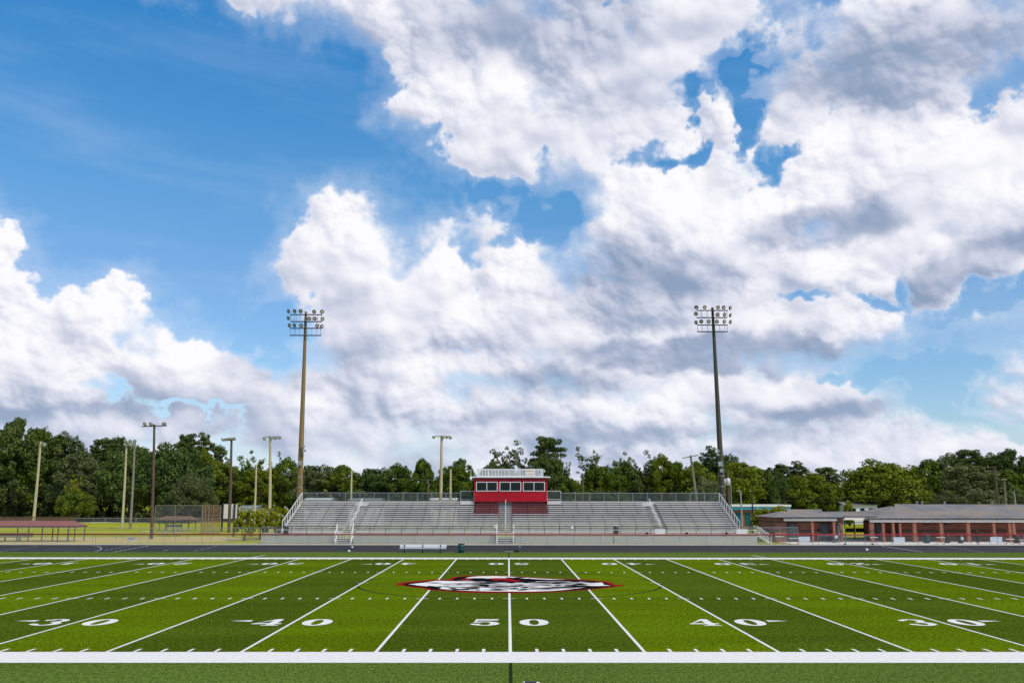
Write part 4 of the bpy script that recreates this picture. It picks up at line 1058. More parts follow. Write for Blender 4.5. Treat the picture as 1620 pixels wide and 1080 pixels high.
# ---------------------------------------------------------------- buildings on the right
def hip(g, x0, x1, y0, y1, ze, zt_, inset, flat_end=None):
    ym = (y0 + y1) / 2; a = x0 + inset; b = x1 - inset
    g.face([(x0, y0, ze), (x1, y0, ze), (b, ym, zt_), (a, ym, zt_)]); g.face([(x1, y1, ze), (x0, y1, ze), (a, ym, zt_), (b, ym, zt_)])
    g.face([(x1, y0, ze), (x1, y1, ze), (b, ym, zt_)]); g.face([(x0, y1, ze), (x0, y0, ze), (a, ym, zt_)])
    g.face([(x0, y0, ze - .012), (x0, y1, ze - .012), (x1, y1, ze - .012), (x1, y0, ze - .012)])
def door(parent, x0, x1, y, z1, m=None):
    g = MB(); g.box(x0, x1, y - .06, y - .004, .0, z1); d = g.build('door', m or M['door'], parent)
    g = MB(); g.box(x0 - .06, x0 - .002, y - .08, y - .003, 0, z1 + .06); g.box(x1 + .002, x1 + .06, y - .08, y - .003, 0, z1 + .06); g.box(x0, x1, y - .08, y - .003, z1 + .002, z1 + .06); g.build('door_frame', M['steel_dark'], d)
    g = MB(); g.bar((x1 - .12, y - .12, 1.0), (x1 - .12, y - .061, 1.0), .03); g.bar((x1 - .12, y - .12, 1.0), (x1 - .22, y - .12, 1.0), .02); g.build('handle', M['alu_bright'], d)
def X(p, Y): return GX(p, Y)
Y1 = 114.0; Y1b = 121
ze = PX(1280, 818, Y1 - .8).z
sb = thing('brick_building', (X(1280, Y1), Y1, 0), 'small brick building with two slate blue doors, left of the open breezeway', 'building')
wx0, wx1 = PX(1226.5, 840, Y1).x, PX(1334, 840, Y1).x
g = MB(); g.box(wx0, wx1, Y1 + 1.2, Y1b, 0, ze - .05); g.build('wall', M['brick'], sb)
g = MB(); g.box(wx0, PX(1244, 840, Y1).x, Y1, Y1 + 1.196, 0, ze - .05); g.build('wall', M['brick'], sb)
g = MB(); g.box(PX(1322, 840, Y1).x, wx1, Y1, Y1 + 1.196, 0, ze - .05); g.build('wall', M['brick'], sb)
for a, b in ((1281.5, 1285.3), (1315.5, 1319.5)):
    g = MB(); g.box(PX(a, 840, Y1).x, PX(b, 840, Y1).x, Y1 - .6, Y1 - .28, 0, ze - .44); g.build('pier', M['pier'], sb)
door(sb, PX(1248, 840, Y1 + 1.2).x, PX(1258.5, 840, Y1 + 1.2).x, Y1 + 1.2, 2.15); door(sb, PX(1300, 840, Y1 + 1.2).x, PX(1311, 840, Y1 + 1.2).x, Y1 + 1.2, 2.15)
door(sb, PX(1324.8, 840, Y1).x, PX(1328.6, 840, Y1).x, Y1, 2.1)
g = MB(); g.box(PX(1240.2, 820, Y1 - .7).x, PX(1323.8, 820, Y1 - .7).x, Y1 - .7, Y1 - .5, ze - .43, ze - .125); g.build('soffit_band', M['cream'], sb)
g = MB(); rx0, rx1 = PX(1222.5, 818, Y1 - .8).x, PX(1336, 818, Y1 - .8).x
zt2 = PX(1290, 805.3, 117.6).z; hip(g, rx0, rx1, Y1 - .8, Y1b + .8, ze, zt2 - .25, 2.3)
rf = g.build('roof', M['shingle'], sb)
g = MB(); xa, xb = PX(1246, 806, 117.5).x, PX(1300, 806, 117.5).x; zm = zt2 - .75
g.face([(xa - .4, 116.6, zm), (xb, 116.6, zm), (xb, 117.6, zt2), (xa, 117.6, zt2)]); g.face([(xa, 117.6, zt2), (xb, 117.6, zt2), (xb, 118.6, zm), (xa - .4, 118.6, zm)]); g.face([(xa, 116.7, zm), (xa, 117.6, zt2 - .04), (xa, 118.5, zm)]); g.face([(xb, 116.7, zm), (xb, 117.6, zt2 - .04), (xb, 118.5, zm)])
g.build('ridge_cap', M['shingle'], rf)
g = MB(); g.box(rx0, rx1, Y1 - .86, Y1 - .803, ze - .12, ze + .02); g.build('gutter', M['steel_dark'], rf)
for p in (1245.3, 1321.8):
    c = PX(p, 820, Y1 - .1); g = MB(); g.bar((c.x, Y1 - .82, ze - .1), (c.x, Y1 - .1, ze - .35), .05); g.bar((c.x, Y1 - .1, ze - .35), (c.x, Y1 - .1, 0), .05); g.build('downspout', M['steel_dark'], rf)
for p in (1262.5, 1294.8): c = PX(p, 837, Y1 + 1.1); g = MB(); g.box(c.x - .14, c.x + .14, Y1 + 1.0, Y1 + 1.196, 1.35, 1.62); g.build('wall_lamp', M['black'], sb)

# large building
Y2, Y2b = 114.4, 126.5
bb = thing('brick_building', (X(1500, Y2), Y2, 0), 'long brick building with arcade of banded brick piers at the right edge', 'building')
ze2 = PX(1500, 820, Y2 - .9).z; bx0, bx1 = PX(1372, 820, Y2).x, 74.0
g = MB(); wl = PX(1420, 840, Y2 + 2.4).x; g.box(wl, bx1, Y2 + 2.4, Y2b, 0, ze2 - .05); g.build('wall', M['brick'], bb)
g = MB(); g.box(PX(1367, 840, 119.6).x, wl - .01, Y2 + 3.6, 119.6, 0, ze2 - .1); g.build('wall', M['brick'], bb)
door(bb, PX(1386.5, 840, Y2 + 3.6).x, PX(1394, 840, Y2 + 3.6).x, Y2 + 3.6, 2.15)
for a, b in ((1372.8, 1379.5), (1392.5, 1396.3), (1408.3, 1412), (1419.3, 1422.3), (1441, 1446.3), (1483, 1488.3), (1525.5, 1530.7), (1566.5, 1570.5), (1591, 1595.5), (1597, 1602)):
    g = MB(); g.box(PX(a, 840, Y2).x, PX(b, 840, Y2).x, Y2 - .72, Y2 - .30, 0, ze2 - .44); g.build('pier', M['pier'] if a > 1380 else M['brick'], bb)
for a, b in ((1462, 1471), (1478.6, 1482.5), (1494.5, 1503.5)):
    xa, xb = PX(a, 828, Y2 + 2.4).x, PX(b, 828, Y2 + 2.4).x
    g = MB(); g.box(xa, xb, Y2 + 2.34, Y2 + 2.396, 2.08, 2.62); w_ = g.build('window_frame', M['black'], bb)
    g = MB(); g.box(xa + .12, xb - .06, Y2 + 2.31, Y2 + 2.339, 2.25, 2.42); g.build('window_pane', M['board'], w_)
g = MB(); g.box(bx0, bx1, Y2 - .82, Y2 - .6, ze2 - .43, ze2 - .11); g.build('soffit_band', M['cream'], bb)
g = MB(); g.box(bx0 + .1, bx1, Y2 + .21, Y2 + 2.39, ze2 - .12, ze2 - .06); g.build('ceiling', M['cream'], bb)
g = MB(); r0 = PX(1368, 820, Y2 - .9).x; yc = (Y2 - .9 + Y2b + .9) / 2; zt3 = PX(1500, 797.3, yc).z
hip(g, r0, 76, Y2 - .9, Y2b + .9, ze2, zt3, PX(1421, 797, yc).x - r0 + .6)
rf = g.build('roof', M['shingle'], bb)
g = MB(); xr_ = PX(1421, 797, yc).x; hh = .95
g.face([(xr_ - .6, yc - 1.7, zt3 - hh), (xr_ + 2.6, yc - 1.7, zt3 - hh + .03), (xr_ + 2.6, yc, zt3 + .03), (xr_ - .6, yc, zt3 + .03)])
g.face([(xr_ - .6, yc, zt3 + .03), (xr_ + 2.6, yc, zt3 + .03), (xr_ + 2.6, yc + 1.7, zt3 - hh), (xr_ - .6, yc + 1.7, zt3 - hh)]); g.build('gablet', M['shingle'], rf)
g = MB(); g.prism([(yc - 1.5, zt3 - hh), (yc + 1.5, zt3 - hh), (yc, zt3 - .06)], xr_ - .35, xr_ - .30, 'yz'); g.build('louvre', M['steel_dark'], rf)
g = MB(); g.box(r0, 76, Y2 - .97, Y2 - .903, ze2 - .10, ze2 + .03); g.build('gutter', M['steel_dark'], rf)
for p in (1421.8, 1571.8):
    c = PX(p, 820, Y2 - .1); g = MB(); g.bar((c.x, Y2 - .93, ze2 - .08), (c.x - .25, Y2 - .12, ze2 - .5), .055); g.bar((c.x - .25, Y2 - .12, ze2 - .5), (c.x - .25, Y2 - .12, 0), .055); g.build('downspout', M['steel_dark'], rf)
g = MB()
for p in (1453, 1461, 1497, 1572): c = PX(p, 797, yc); g.lathe((c.x, yc + .4, zt3 - .25), [(.10, 0), (.10, .5), (.18, .5), (.18, .6), (0, .62)], 8)
g.build('roof_vent', M['galv'], rf)

# breezeway roof
bz = thing('breezeway', (X(1352, 116), 116, 0), 'low shingled breezeway roof joining the small and large brick buildings', 'breezeway')
g = MB(); xa, xb = PX(1301, 812, 116).x, PX(1376, 812, 116).x; zz = PX(1350, 817.5, Y1 - .3).z
g.face([(xa, Y1 - .3, zz + .03), (xb, Y1 - .3, zz + .03), (xb, Y1 + 3.2, zz + .62), (xa, Y1 + 3.2, zz + .62)]); g.face([(xa, Y1 + 3.2, zz + .62), (xb, Y1 + 3.2, zz + .62), (xb, Y1 + 6.7, zz + .03), (xa, Y1 + 6.7, zz + .03)]); g.build('roof', M['shingle'], bz)
g = MB(); xa = PX(1334.5, 820, Y1 - .2).x; g.box(xa, xb, Y1 - .29, Y1 - .1, zz - .34, zz + .0); g.box(xa, xb, Y1 - .09, Y1 + 6.5, zz - .1, zz - .04); g.build('soffit', M['cream'], bz)
g = MB(); g.box(xa, xb, Y1 - .36, Y1 - .303, zz + .0, zz + .09); g.build('gutter', M['steel_dark'], bz)
# black picket gates at the back of the breezeway
def picket(px0, px1, Y, ytop, label, name, step=.14, banner=None, parts=1, m=None):
    a = PX(px0, ytop, Y); b = PX(px1, ytop, Y); m = m or M['black']; t = thing(name, ((a.x + b.x) / 2, Y, 0), label, 'gate' if 'gate' in name else 'fence')
    w_ = (b.x - a.x) / parts
    for k in range(parts):
        x0 = a.x + k * w_; g = MB(); g.box(x0, x0 + .07, Y - .04, Y + .04, 0, a.z + .12); g.box(x0 + w_ - .07, x0 + w_ - .005, Y - .04, Y + .04, 0, a.z + .12)
        g.box(x0 + .08, x0 + w_ - .08, Y - .02, Y + .02, a.z - .06, a.z); g.box(x0 + .08, x0 + w_ - .08, Y - .02, Y + .02, .12, .17); g.box(x0 + .08, x0 + w_ - .08, Y - .02, Y + .02, a.z * .55, a.z * .55 + .05)
        x = x0 + .16
        while x < x0 + w_ - .1: g.box(x - .011, x + .011, Y - .015, Y + .015, .17, a.z - .06); x += step
        p = g.build('picket_panel', m, t)
        if banner: g = MB(); g.box(x0 + .1, x0 + w_ - .1, Y - .07, Y - .045, banner[0], banner[1]); g.build('banner', M['black'], p)
picket(1335.5, 1366.5, 120.5, 825, 'black picket double gate with solid black banner under the breezeway', 'picket_gate', .2, (.95, 1.5), 2)
picket(1186, 1262, 121.5, 823, 'black picket fence between the lamp post and the small brick building', 'picket_fence', .45, None, 6)
# pipe gate in the red railed fence
a, b = X(1335, YFN - .1), X(1381, YFN - .1)

# blue-roofed brick building behind, far white house, roofs behind the stand
Y3 = 165
tb = thing('brick_building', (X(1200, Y3), Y3, 0), 'distant brick building with blue fascia and white flat roof beyond the stand', 'building')
xa, xb = PX(1156, 810, Y3).x, PX(1246, 810, Y3).x; zt4 = PX(1200, 800, Y3).z; zf0 = PX(1200, 806, Y3).z
g = MB(); g.box(xa + .4, xb, Y3, Y3 + 10, 0, zf0); g.build('wall', M['pier'], tb)
g = MB(); g.box(xa, xb + .4, Y3 - .6, Y3 + 10.4, zf0 + .003, zt4 - .12); g.build('fascia', M['teal_fascia'], tb)
g = MB(); g.box(xa - .1, xb + .5, Y3 - .7, Y3 + 10.5, zt4 - .117, zt4 + .25); g.build('roof', M['white'], tb)
for p0, p1 in ((1160.5, 1174), (1178, 1187), (1196, 1203), (1212, 1224)):
    g = MB(); g.box(PX(p0, 810, Y3).x, PX(p1, 810, Y3).x, Y3 - .08, Y3 - .004, .6, zf0 - .5); g.build('window', simple('teal_glass', (.01, .10, .11), .2, var=.2), tb)
def house(px0, px1, ytop, yeave, Y, wallm, roofm, label, wins):
    t = thing('house', (X((px0 + px1) / 2, Y), Y, 0), label, 'house'); xa, xb = PX(px0, yeave, Y).x, PX(px1, yeave, Y).x; ze_ = PX(px0, yeave, Y).z; zp = PX(px0, ytop, Y + 4).z
    g = MB(); g.box(xa, xb, Y, Y + 8, 0, ze_); g.build('wall', wallm, t)
    g = MB(); g.face([(xa - .4, Y - .4, ze_ + .01), (xb + .4, Y - .4, ze_ + .01), (xb + .4, Y + 4, zp), (xa - .4, Y + 4, zp)]); g.face([(xa - .4, Y + 4, zp), (xb + .4, Y + 4, zp), (xb + .4, Y + 8.4, ze_ + .01), (xa - .4, Y + 8.4, ze_ + .01)])
    g.face([(xa, Y, ze_), (xa, Y + 8, ze_), (xa, Y + 4, zp - .1)]); g.face([(xb, Y, ze_), (xb, Y + 4, zp - .1), (xb, Y + 8, ze_)]); g.build('roof', roofm, t)
    for p in wins: x = PX(p, yeave, Y).x; g = MB(); g.box(x - .45, x + .45, Y - .07, Y - .003, ze_ - 1.9, ze_ - .7); g.build('window', M['glass'], t)
house(1338, 1388, 793.5, 798.5, 196, M['white'], M['galv'], 'pale house glimpsed under the big oaks above the breezeway', (1345, 1350, 1364, 1378))
house(482, 520, 787.2, 790.5, 188, M['white'], M['white'], 'white roofed house glimpsed behind the stand beside the ochre pole', (490, 505))
house(552, 600, 787.6, 790.5, 189, M['white'], M['galv'], 'pale roofed house glimpsed behind the left half of the stand', (565, 580))
house(682, 720, 787.2, 790.6, 189, M['cream'], M['white'], 'cream house glimpsed through the back rail left of the press box', (692, 705))
house(378, 404, 799, 803, 205, M['white'], M['galv'], 'white house deep under the trees right of the pale board', (385, 395))

# ---------------------------------------------------------------- things by the track
t = thing('team_bench', (GX(669, 90.4), 90.4, 0), 'long white aluminium bench with backrest on the far sideline turf', 'bench')
xa, xb = PX(632.3, 868, 90.4).x, PX(706, 868, 90.4).x
g = MB(); g.box(xa, xb, 90.2, 90.55, .40, .45); g.build('seat', M['white'], t)
g = MB(); g.box(xa, xb, 90.66, 90.71, .50, .80); g.build('backrest', M['white'], t)
for p in (639.5, 668.5, 696.5):
    x = PX(p, 870, 90.4).x; g = MB(); g.box(x - .035, x + .035, 90.2, 90.27, 0, .398); g.box(x - .035, x + .035, 90.48, 90.655, 0, .398); g.box(x - .035, x + .035, 90.6, 90.655, .398, .78); g.build('leg', M['black'], t)
barrel(729.7, None, 90.8, 0, .82, .31, M['teal'], 'dark teal trash can standing on the turf right of the white bench')
def ball(px_, py, r, m, label, z=None):
    c = G(px_, py); c.z = r + (z or 0); bm = bmesh.new(); bmesh.ops.create_icosphere(bm, subdivisions=3, radius=r)
    me = bpy.data.meshes.new('soccer_ball'); bm.to_mesh(me); bm.free(); me.polygons.foreach_set('use_smooth', [True] * len(me.polygons)); me.materials.append(m)
    o = bpy.data.objects.new('soccer_ball', me); o.location = c; col.objects.link(o); tag(o, label, 'ball')
def ballmat(name, c2):
    t = NT(name); tc = t.N.new('ShaderNodeTexCoord'); v = t.N.new('ShaderNodeTexVoronoi'); t.put(v.inputs['Vector'], tc.outputs['Object']); v.inputs['Scale'].default_value = 9
    t.set(color=t.mix(t.m('LESS_THAN', v.outputs['Distance'], .28), (.75, .75, .73), c2), rough=.45); return t.mat
ball(552, 873.6, .13, ballmat('ball_panels', (.4, .4, .4)), 'white soccer ball lying on the far turf strip')
ball(557.2, 867, .12, ballmat('ball_panels_orange', (.5, .16, .10)), 'white and orange ball lying on the track before the left stair')
ball(1371.5, 871.8, .15, ballmat('ball_panels_white', (.6, .6, .6)), 'white ball lying on the track edge in front of the breezeway')
ball(822.3, 865.5, .06, M['ball'], 'tiny white ball lying on the track just right of midfield')
t = thing('tackling_strap', (G(817, 872.6).x, G(817, 872.6).y, 0), 'low dark bar with a weight lying on the turf edge at midfield', 'equipment')
a, b = G(799, 872.9), G(814, 872.9); g = MB(); g.bar((a.x, a.y, .05), (b.x, a.y, .05), .035); g.build('bar', M['galv'], t)
g = MB(); c = G(817.5, 873); g.lathe((c.x - .25, c.y, .14), [(0, 0), (.13, 0), (.14, .08), (.14, .42), (.13, .5), (0, .5)], 12, (1, 0, 0)); g.build('weight', M['black'], t)

def hurdle(px_, ytop, w_px, Y, label):
    c = PX(px_, ytop, Y); w_ = w_px / 2 * (Y / F) * .98; t = thing('hurdle', (c.x, Y, 0), label, 'hurdle', 'track hurdles behind the fence'); z = c.z
    g = MB(); g.box(c.x - w_, c.x + w_, Y - .02, Y + .01, z - .08, z); g.build('top_board', M['white'], t)
    for s in (-1, 1):
        x = c.x + s * (w_ - .1); g = MB(); g.box(x - .022, x + .022, Y + .012, Y + .055, .04, z); g.box(x - .025, x + .025, Y - .02, Y + .6, 0, .04); g.build('leg', M['red_paint'], t)
for p, yt_, w_, lab in ((1233, 847.6, 14, 'hurdle on the lawn nearest the grandstand end'), (1256, 850.6, 16, 'hurdle just left of the pale board by the small building'), (1382.5, 848.8, 12, 'hurdle right of the pipe gate'), (1488.5, 849.2, 14, 'hurdle between the teal bin and the black bag bin'), (1598, 851.8, 14, 'left one of two hurdles at the right edge'), (1620, 853, 14, 'hurdle cut by the right edge')):
    hurdle(p, yt_, w_, 108.6 if p < 1500 else 109, lab)
def signboard(px0, px1, y0, y1, label, Y=108.9):
    a = PX(px0, y1, Y); b = PX(px1, y0, Y); t = thing('display_board', ((a.x + b.x) / 2, Y, 0), label, 'board', 'pale boards leaning behind the fence')
    g = MB(); g.box(a.x, b.x, Y - .03, Y, max(a.z, .1), b.z); g.build('panel', M['board'], t)
    for x in (a.x + .12, b.x - .12): g = MB(); g.bar((x, Y + .03, 0), (x, Y + .03, b.z - .05), .022, 6); g.bar((x, Y + .03, .9), (x, Y + .5, 0), .018, 5); g.build('leg', M['galv'], t)
signboard(1264, 1281, 848.2, 856.3, 'pale blank board in front of the small brick building')
signboard(1414, 1431, 849.2, 858, 'pale blank board in front of the first arcade piers')
signboard(1567, 1585, 848.8, 857.6, 'pale blank board right of the dark clothed person')
barrel(1466, None, 111.5, 0, 1.05, .38, M['teal'], 'teal wheeled bin between two boards before the arcade')
barrel(1499, None, 111.8, 0, .95, .3, M['black'], 'black bin right of the hurdle before the arcade')
bg_ = barrel(1520, None, 111.3, 0, .95, .3, M['black'], 'black bin with white bag showing, left of the person')
g = MB(); c = Vector(bg_['_o']); g.lathe(c + Vector((.05, -.26, .45)), [(0, -.12), (.16, -.05), (.2, .12), (.1, .28), (0, .3)], 9); g.build('bag', M['board'], bg_, True)
bg_ = barrel(1320.5, None, 112.5, 0, .95, .3, simple('brown_bin', (.10, .075, .055), .6), 'brown bin with white bag beside the third slate blue door')
g = MB(); c = Vector(bg_['_o']); g.lathe(c + Vector((.1, -.2, .55)), [(0, -.12), (.16, -.05), (.22, .15), (.12, .42), (0, .45)], 9); g.build('bag', M['white'], bg_, True)
barrel(1608.5, None, 111.5, 0, 1.0, .33, M['black'], 'black bin between the hurdles at the right edge')
# gate pieces standing in the red-railed fence on the right
def pipe_gate(px0, px1, label):
    a, b = X(px0, YFN), X(px1, YFN); t = thing('pipe_gate', ((a + b) / 2, YFN - .14, 0), label, 'gate'); y = YFN - .14
    g = MB(); 
    for x in (a, b): g.bar((x, y, .05), (x, y, zf - .06), .03)
    g.bar((a, y, .38), (b, y, .38), .022); g.bar((a, y, .1), (b, y, .1), .022); g.bar((a, y, zf - .1), (b, y, zf - .1), .022); g.build('pipe_frame', M['galv'], t)
    g = MB(); g.lathe((b - .1, y - .05, .1), [(0, -.03), (.1, -.03), (.1, .03), (0, .03)], 12, (0, 1, 0)); g.build('wheel', M['black'], t)
pipe_gate(1294, 1337, 'left leaf of the grey pipe gate in the red railed fence'); pipe_gate(1338.5, 1381, 'right leaf of the grey pipe gate in the red railed fence')

# white box at the bottom edge by the 50 yard line
c = PX(839.5, 1079.2, 25.6); t = thing('marker_box', (c.x, 25.6, 0), 'white box with navy face panel at the bottom edge, right of the midfield line', 'box')
w_ = .33; z = c.z
g = MB(); g.prism([(c.x - w_, 0), (c.x + w_, 0), (c.x + w_, z - .12), (c.x + w_ - .09, z - .01), (c.x + w_ - .17, z), (c.x - w_ + .16, z), (c.x - w_, z - .10)], 25.6, 25.75, 'xz'); g.build('body', M['white'], t)
g = MB(); g.box(c.x - .155, c.x + .16, 25.56, 25.74, .05, z + .012); g.build('face_panel', M['navy'], t)
g = MB(); g.bar((c.x - .18, 25.62, z + .002), (c.x - .18, 25.62, z + .035), .02); g.build('knob', M['white'], t)

# ---------------------------------------------------------------- person leaning on the fence
def person():
    Y = 108.2; x = GX(1547, Y); t = thing('person', (x, Y, 0), 'person in dark clothes with one forearm raised, standing behind the fence near the right edge', 'person')
    def skin(name, m, verts, edges, radii, sub=2, root=0):
        me = bpy.data.meshes.new(name); me.from_pydata(verts, edges, []); o = bpy.data.objects.new(name, me); col.objects.link(o); o.parent = t; o['_o'] = tuple(t['_o'])
        md = o.modifiers.new('skin', 'SKIN'); md.use_smooth_shade = True
        for i, r_ in enumerate(radii): me.skin_vertices[0].data[i].radius = r_ if isinstance(r_, tuple) else (r_, r_); me.skin_vertices[0].data[i].use_root = (i == root)
        s_ = o.modifiers.new('subdiv', 'SUBSURF'); s_.levels = s_.render_levels = sub; me.materials.append(m); return o
    V = [(0, 0, .98), (0, .0, 1.16), (0, -.03, 1.34), (0, -.05, 1.46), (.02, -.08, 1.55), (.03, -.10, 1.66), (.03, -.10, 1.76),
         (.09, 0, .92), (.11, -.04, .52), (.13, .03, .09), (.15, -.10, .04), (-.09, 0, .92), (-.08, .03, .52), (-.05, .07, .09), (-.04, -.06, .04),
         (.19, -.04, 1.42), (.27, -.14, 1.20), (.34, -.34, 1.26), (.42, -.42, 1.28), (-.19, -.04, 1.42), (-.33, -.02, 1.20), (-.20, -.16, 1.06), (-.14, -.22, 1.04)]
    E = [(0, 1), (1, 2), (2, 3), (3, 4), (4, 5), (5, 6), (0, 7), (7, 8), (8, 9), (9, 10), (0, 11), (11, 12), (12, 13), (13, 14), (3, 15), (15, 16), (16, 17), (17, 18), (3, 19), (19, 20), (20, 21), (21, 22)]
    Rr = [(.15, .11), (.13, .10), (.16, .11), (.10, .09), .055, .085, .07, .085, .06, .042, .04, .085, .06, .042, .04, .06, .045, .035, .03, .06, .045, .035, .03]
    skin('body', M['skin'], V, E, Rr)
    for k in range(5):
        a = (.44, -.42 - .0, 1.285 - .0); dy = -.03 + .016 * k; L = (.06, .085, .09, .085, .065)[k]
        g = MB(); q = Vector((x + .42, Y - .42 + dy, 1.285)); g.tube([q, q + Vector((L * .6, -.012, .004)), q + Vector((L, -.018, -.014))], .009, 6); g.build('finger', M['skin'], t, True)
    skin('shirt', simple('black_shirt', (.012, .018, .018), .8), [V[0], V[1], V[2], (0, -.05, 1.45), V[15], (.25, -.11, 1.26), V[19], (-.30, -.03, 1.26)], [(0, 1), (1, 2), (2, 3), (3, 4), (4, 5), (3, 6), (6, 7)],
         [(.165, .125), (.15, .12), (.18, .13), (.115, .10), .078, .06, .078, .062])
    skin('trousers', simple('dark_trousers', (.016, .022, .032), .8), [V[0], V[7], V[8], (.13, .03, .14), V[11], V[12], (-.05, .07, .14)], [(0, 1), (1, 2), (2, 3), (0, 4), (4, 5), (5, 6)], [(.155, .12), .105, .08, .062, .105, .08, .062])
    skin('shoe', M['red_paint'], [(.13, .05, .05), (.15, -.05, .045), (.16, -.15, .035)], [(0, 1), (1, 2)], [.055, .05, .038]); skin('shoe', M['red_paint'], [(-.05, .09, .05), (-.04, .0, .045), (-.03, -.11, .035)], [(0, 1), (1, 2)], [.055, .05, .038])
    skin('hair', M['hair'], [(.03, -.07, 1.70), (.03, -.085, 1.79)], [(0, 1)], [.098, .082])
person()

# ---------------------------------------------------------------- trees
def leaf_mat(name, dark, mid, light, sheen=.35):
    t = NT(name); n = t.noise(t.pos, .55, 4, .6); n2 = t.noise(t.pos, 3.2, 2, .6)
    oi = t.N.new('ShaderNodeObjectInfo')
    f = t.m('ADD', t.m('MULTIPLY', n, .55), t.m('MULTIPLY', n2, .45))
    f = t.m('ADD', f, t.m('MULTIPLY', t.m('SUBTRACT', oi.outputs['Random'], .5), .10))
    c = t.ramp(f, [(.34, dark), (.5, mid), (.66, light)])
    t.set(color=c, rough=.65, spec=.12)
    tr = t.N.new('ShaderNodeBsdfTranslucent'); t.L.new(t.mix(1.0, c, (1.15, 1.25, .35), 'MULTIPLY'), tr.inputs[0])
    mx = t.N.new('ShaderNodeMixShader'); mx.inputs[0].default_value = .18
    t.L.new(t.bsdf.outputs[0], mx.inputs[1]); t.L.new(tr.outputs[0], mx.inputs[2]); t.L.new(mx.outputs[0], t.out.inputs[0])
    return t.mat
LM = {
 'oak': leaf_mat('live_oak_leaves', (.026, .054, .012), (.080, .120, .026), (.205, .240, .062)),
 'green': leaf_mat('broadleaf_green', (.030, .056, .006), (.095, .138, .012), (.230, .270, .028)),
 'light': leaf_mat('bright_leaves', (.048, .072, .004), (.145, .178, .010), (.310, .318, .026)),
 'yellow': leaf_mat('yellow_green_leaves', (.100, .120, .008), (.23, .235, .014), (.38, .36, .04)),
 'pine': leaf_mat('pine_needles', (.024, .046, .010), (.070, .104, .022), (.175, .205, .050)),
 'grey': leaf_mat('grey_green_leaves', (.038, .056, .018), (.115, .140, .050), (.260, .275, .120)),
 'myrtle': leaf_mat('crape_myrtle_leaves', (.075, .095, .004), (.22, .24, .010), (.42, .40, .02)),
}
M['blossom'] = simple('white_blossom', (.66, .62, .56), .7, var=.1)
def quads_mesh(name, C_, Nn, S_, rng, aspect=1.0):
    """leaf sprays: bent quads at C_ facing Nn with half-size S_"""
    n = len(C_); a = rng.normal(size=(n, 3)); t1 = np.cross(Nn, a); t1 /= np.linalg.norm(t1, axis=1, keepdims=True) + 1e-9; t2 = np.cross(Nn, t1)
    t1 = t1 * S_[:, None]; t2 = t2 * S_[:, None] * aspect
    k = rng.uniform(.45, 1.0, (n, 4, 1))
    V = np.stack([C_ - t1 * k[:, 0] - t2 * .3 * k[:, 0], C_ + t2 * k[:, 1] - t1 * .2, C_ + t1 * k[:, 2] + t2 * .25 * k[:, 2], C_ - t2 * k[:, 3] + t1 * .15], 1).reshape(-1, 3)
    me = bpy.data.meshes.new(name)
    me.vertices.add(n * 4); me.vertices.foreach_set('co', V.astype(np.float32).ravel())
    me.loops.add(n * 4); me.loops.foreach_set('vertex_index', np.arange(n * 4, dtype=np.int32))
    me.polygons.add(n); me.polygons.foreach_set('loop_start', np.arange(0, n * 4, 4, dtype=np.int32))
    me.update(calc_edges=True); return me
def spray(cl, per, size, rng, up=.35):
    """cl: rows of x,y,z,r,flat -> leaf centres, normals, sizes"""
    cl = np.array(cl, float); n = len(cl); m_ = np.maximum(12, (per * (cl[:, 3] / cl[:, 3].mean()) ** 2)).astype(int)
    idx = np.repeat(np.arange(n), m_); N_ = len(idx); d = rng.normal(size=(N_, 3)); d /= np.linalg.norm(d, axis=1, keepdims=True)
    rad = rng.uniform(.35, 1.0, N_) ** .45; rad *= 1 + rng.normal(size=N_) * .07
    P = cl[idx, :3] + d * (cl[idx, 3] * rad)[:, None] * np.stack([np.ones(N_), np.ones(N_), cl[idx, 4]], 1)
    nn = d * .9 + rng.normal(size=(N_, 3)) * .55 + np.array([0, 0, up]); nn /= np.linalg.norm(nn, axis=1, keepdims=True)
    return P, nn, size * rng.uniform(.55, 1.25, N_)
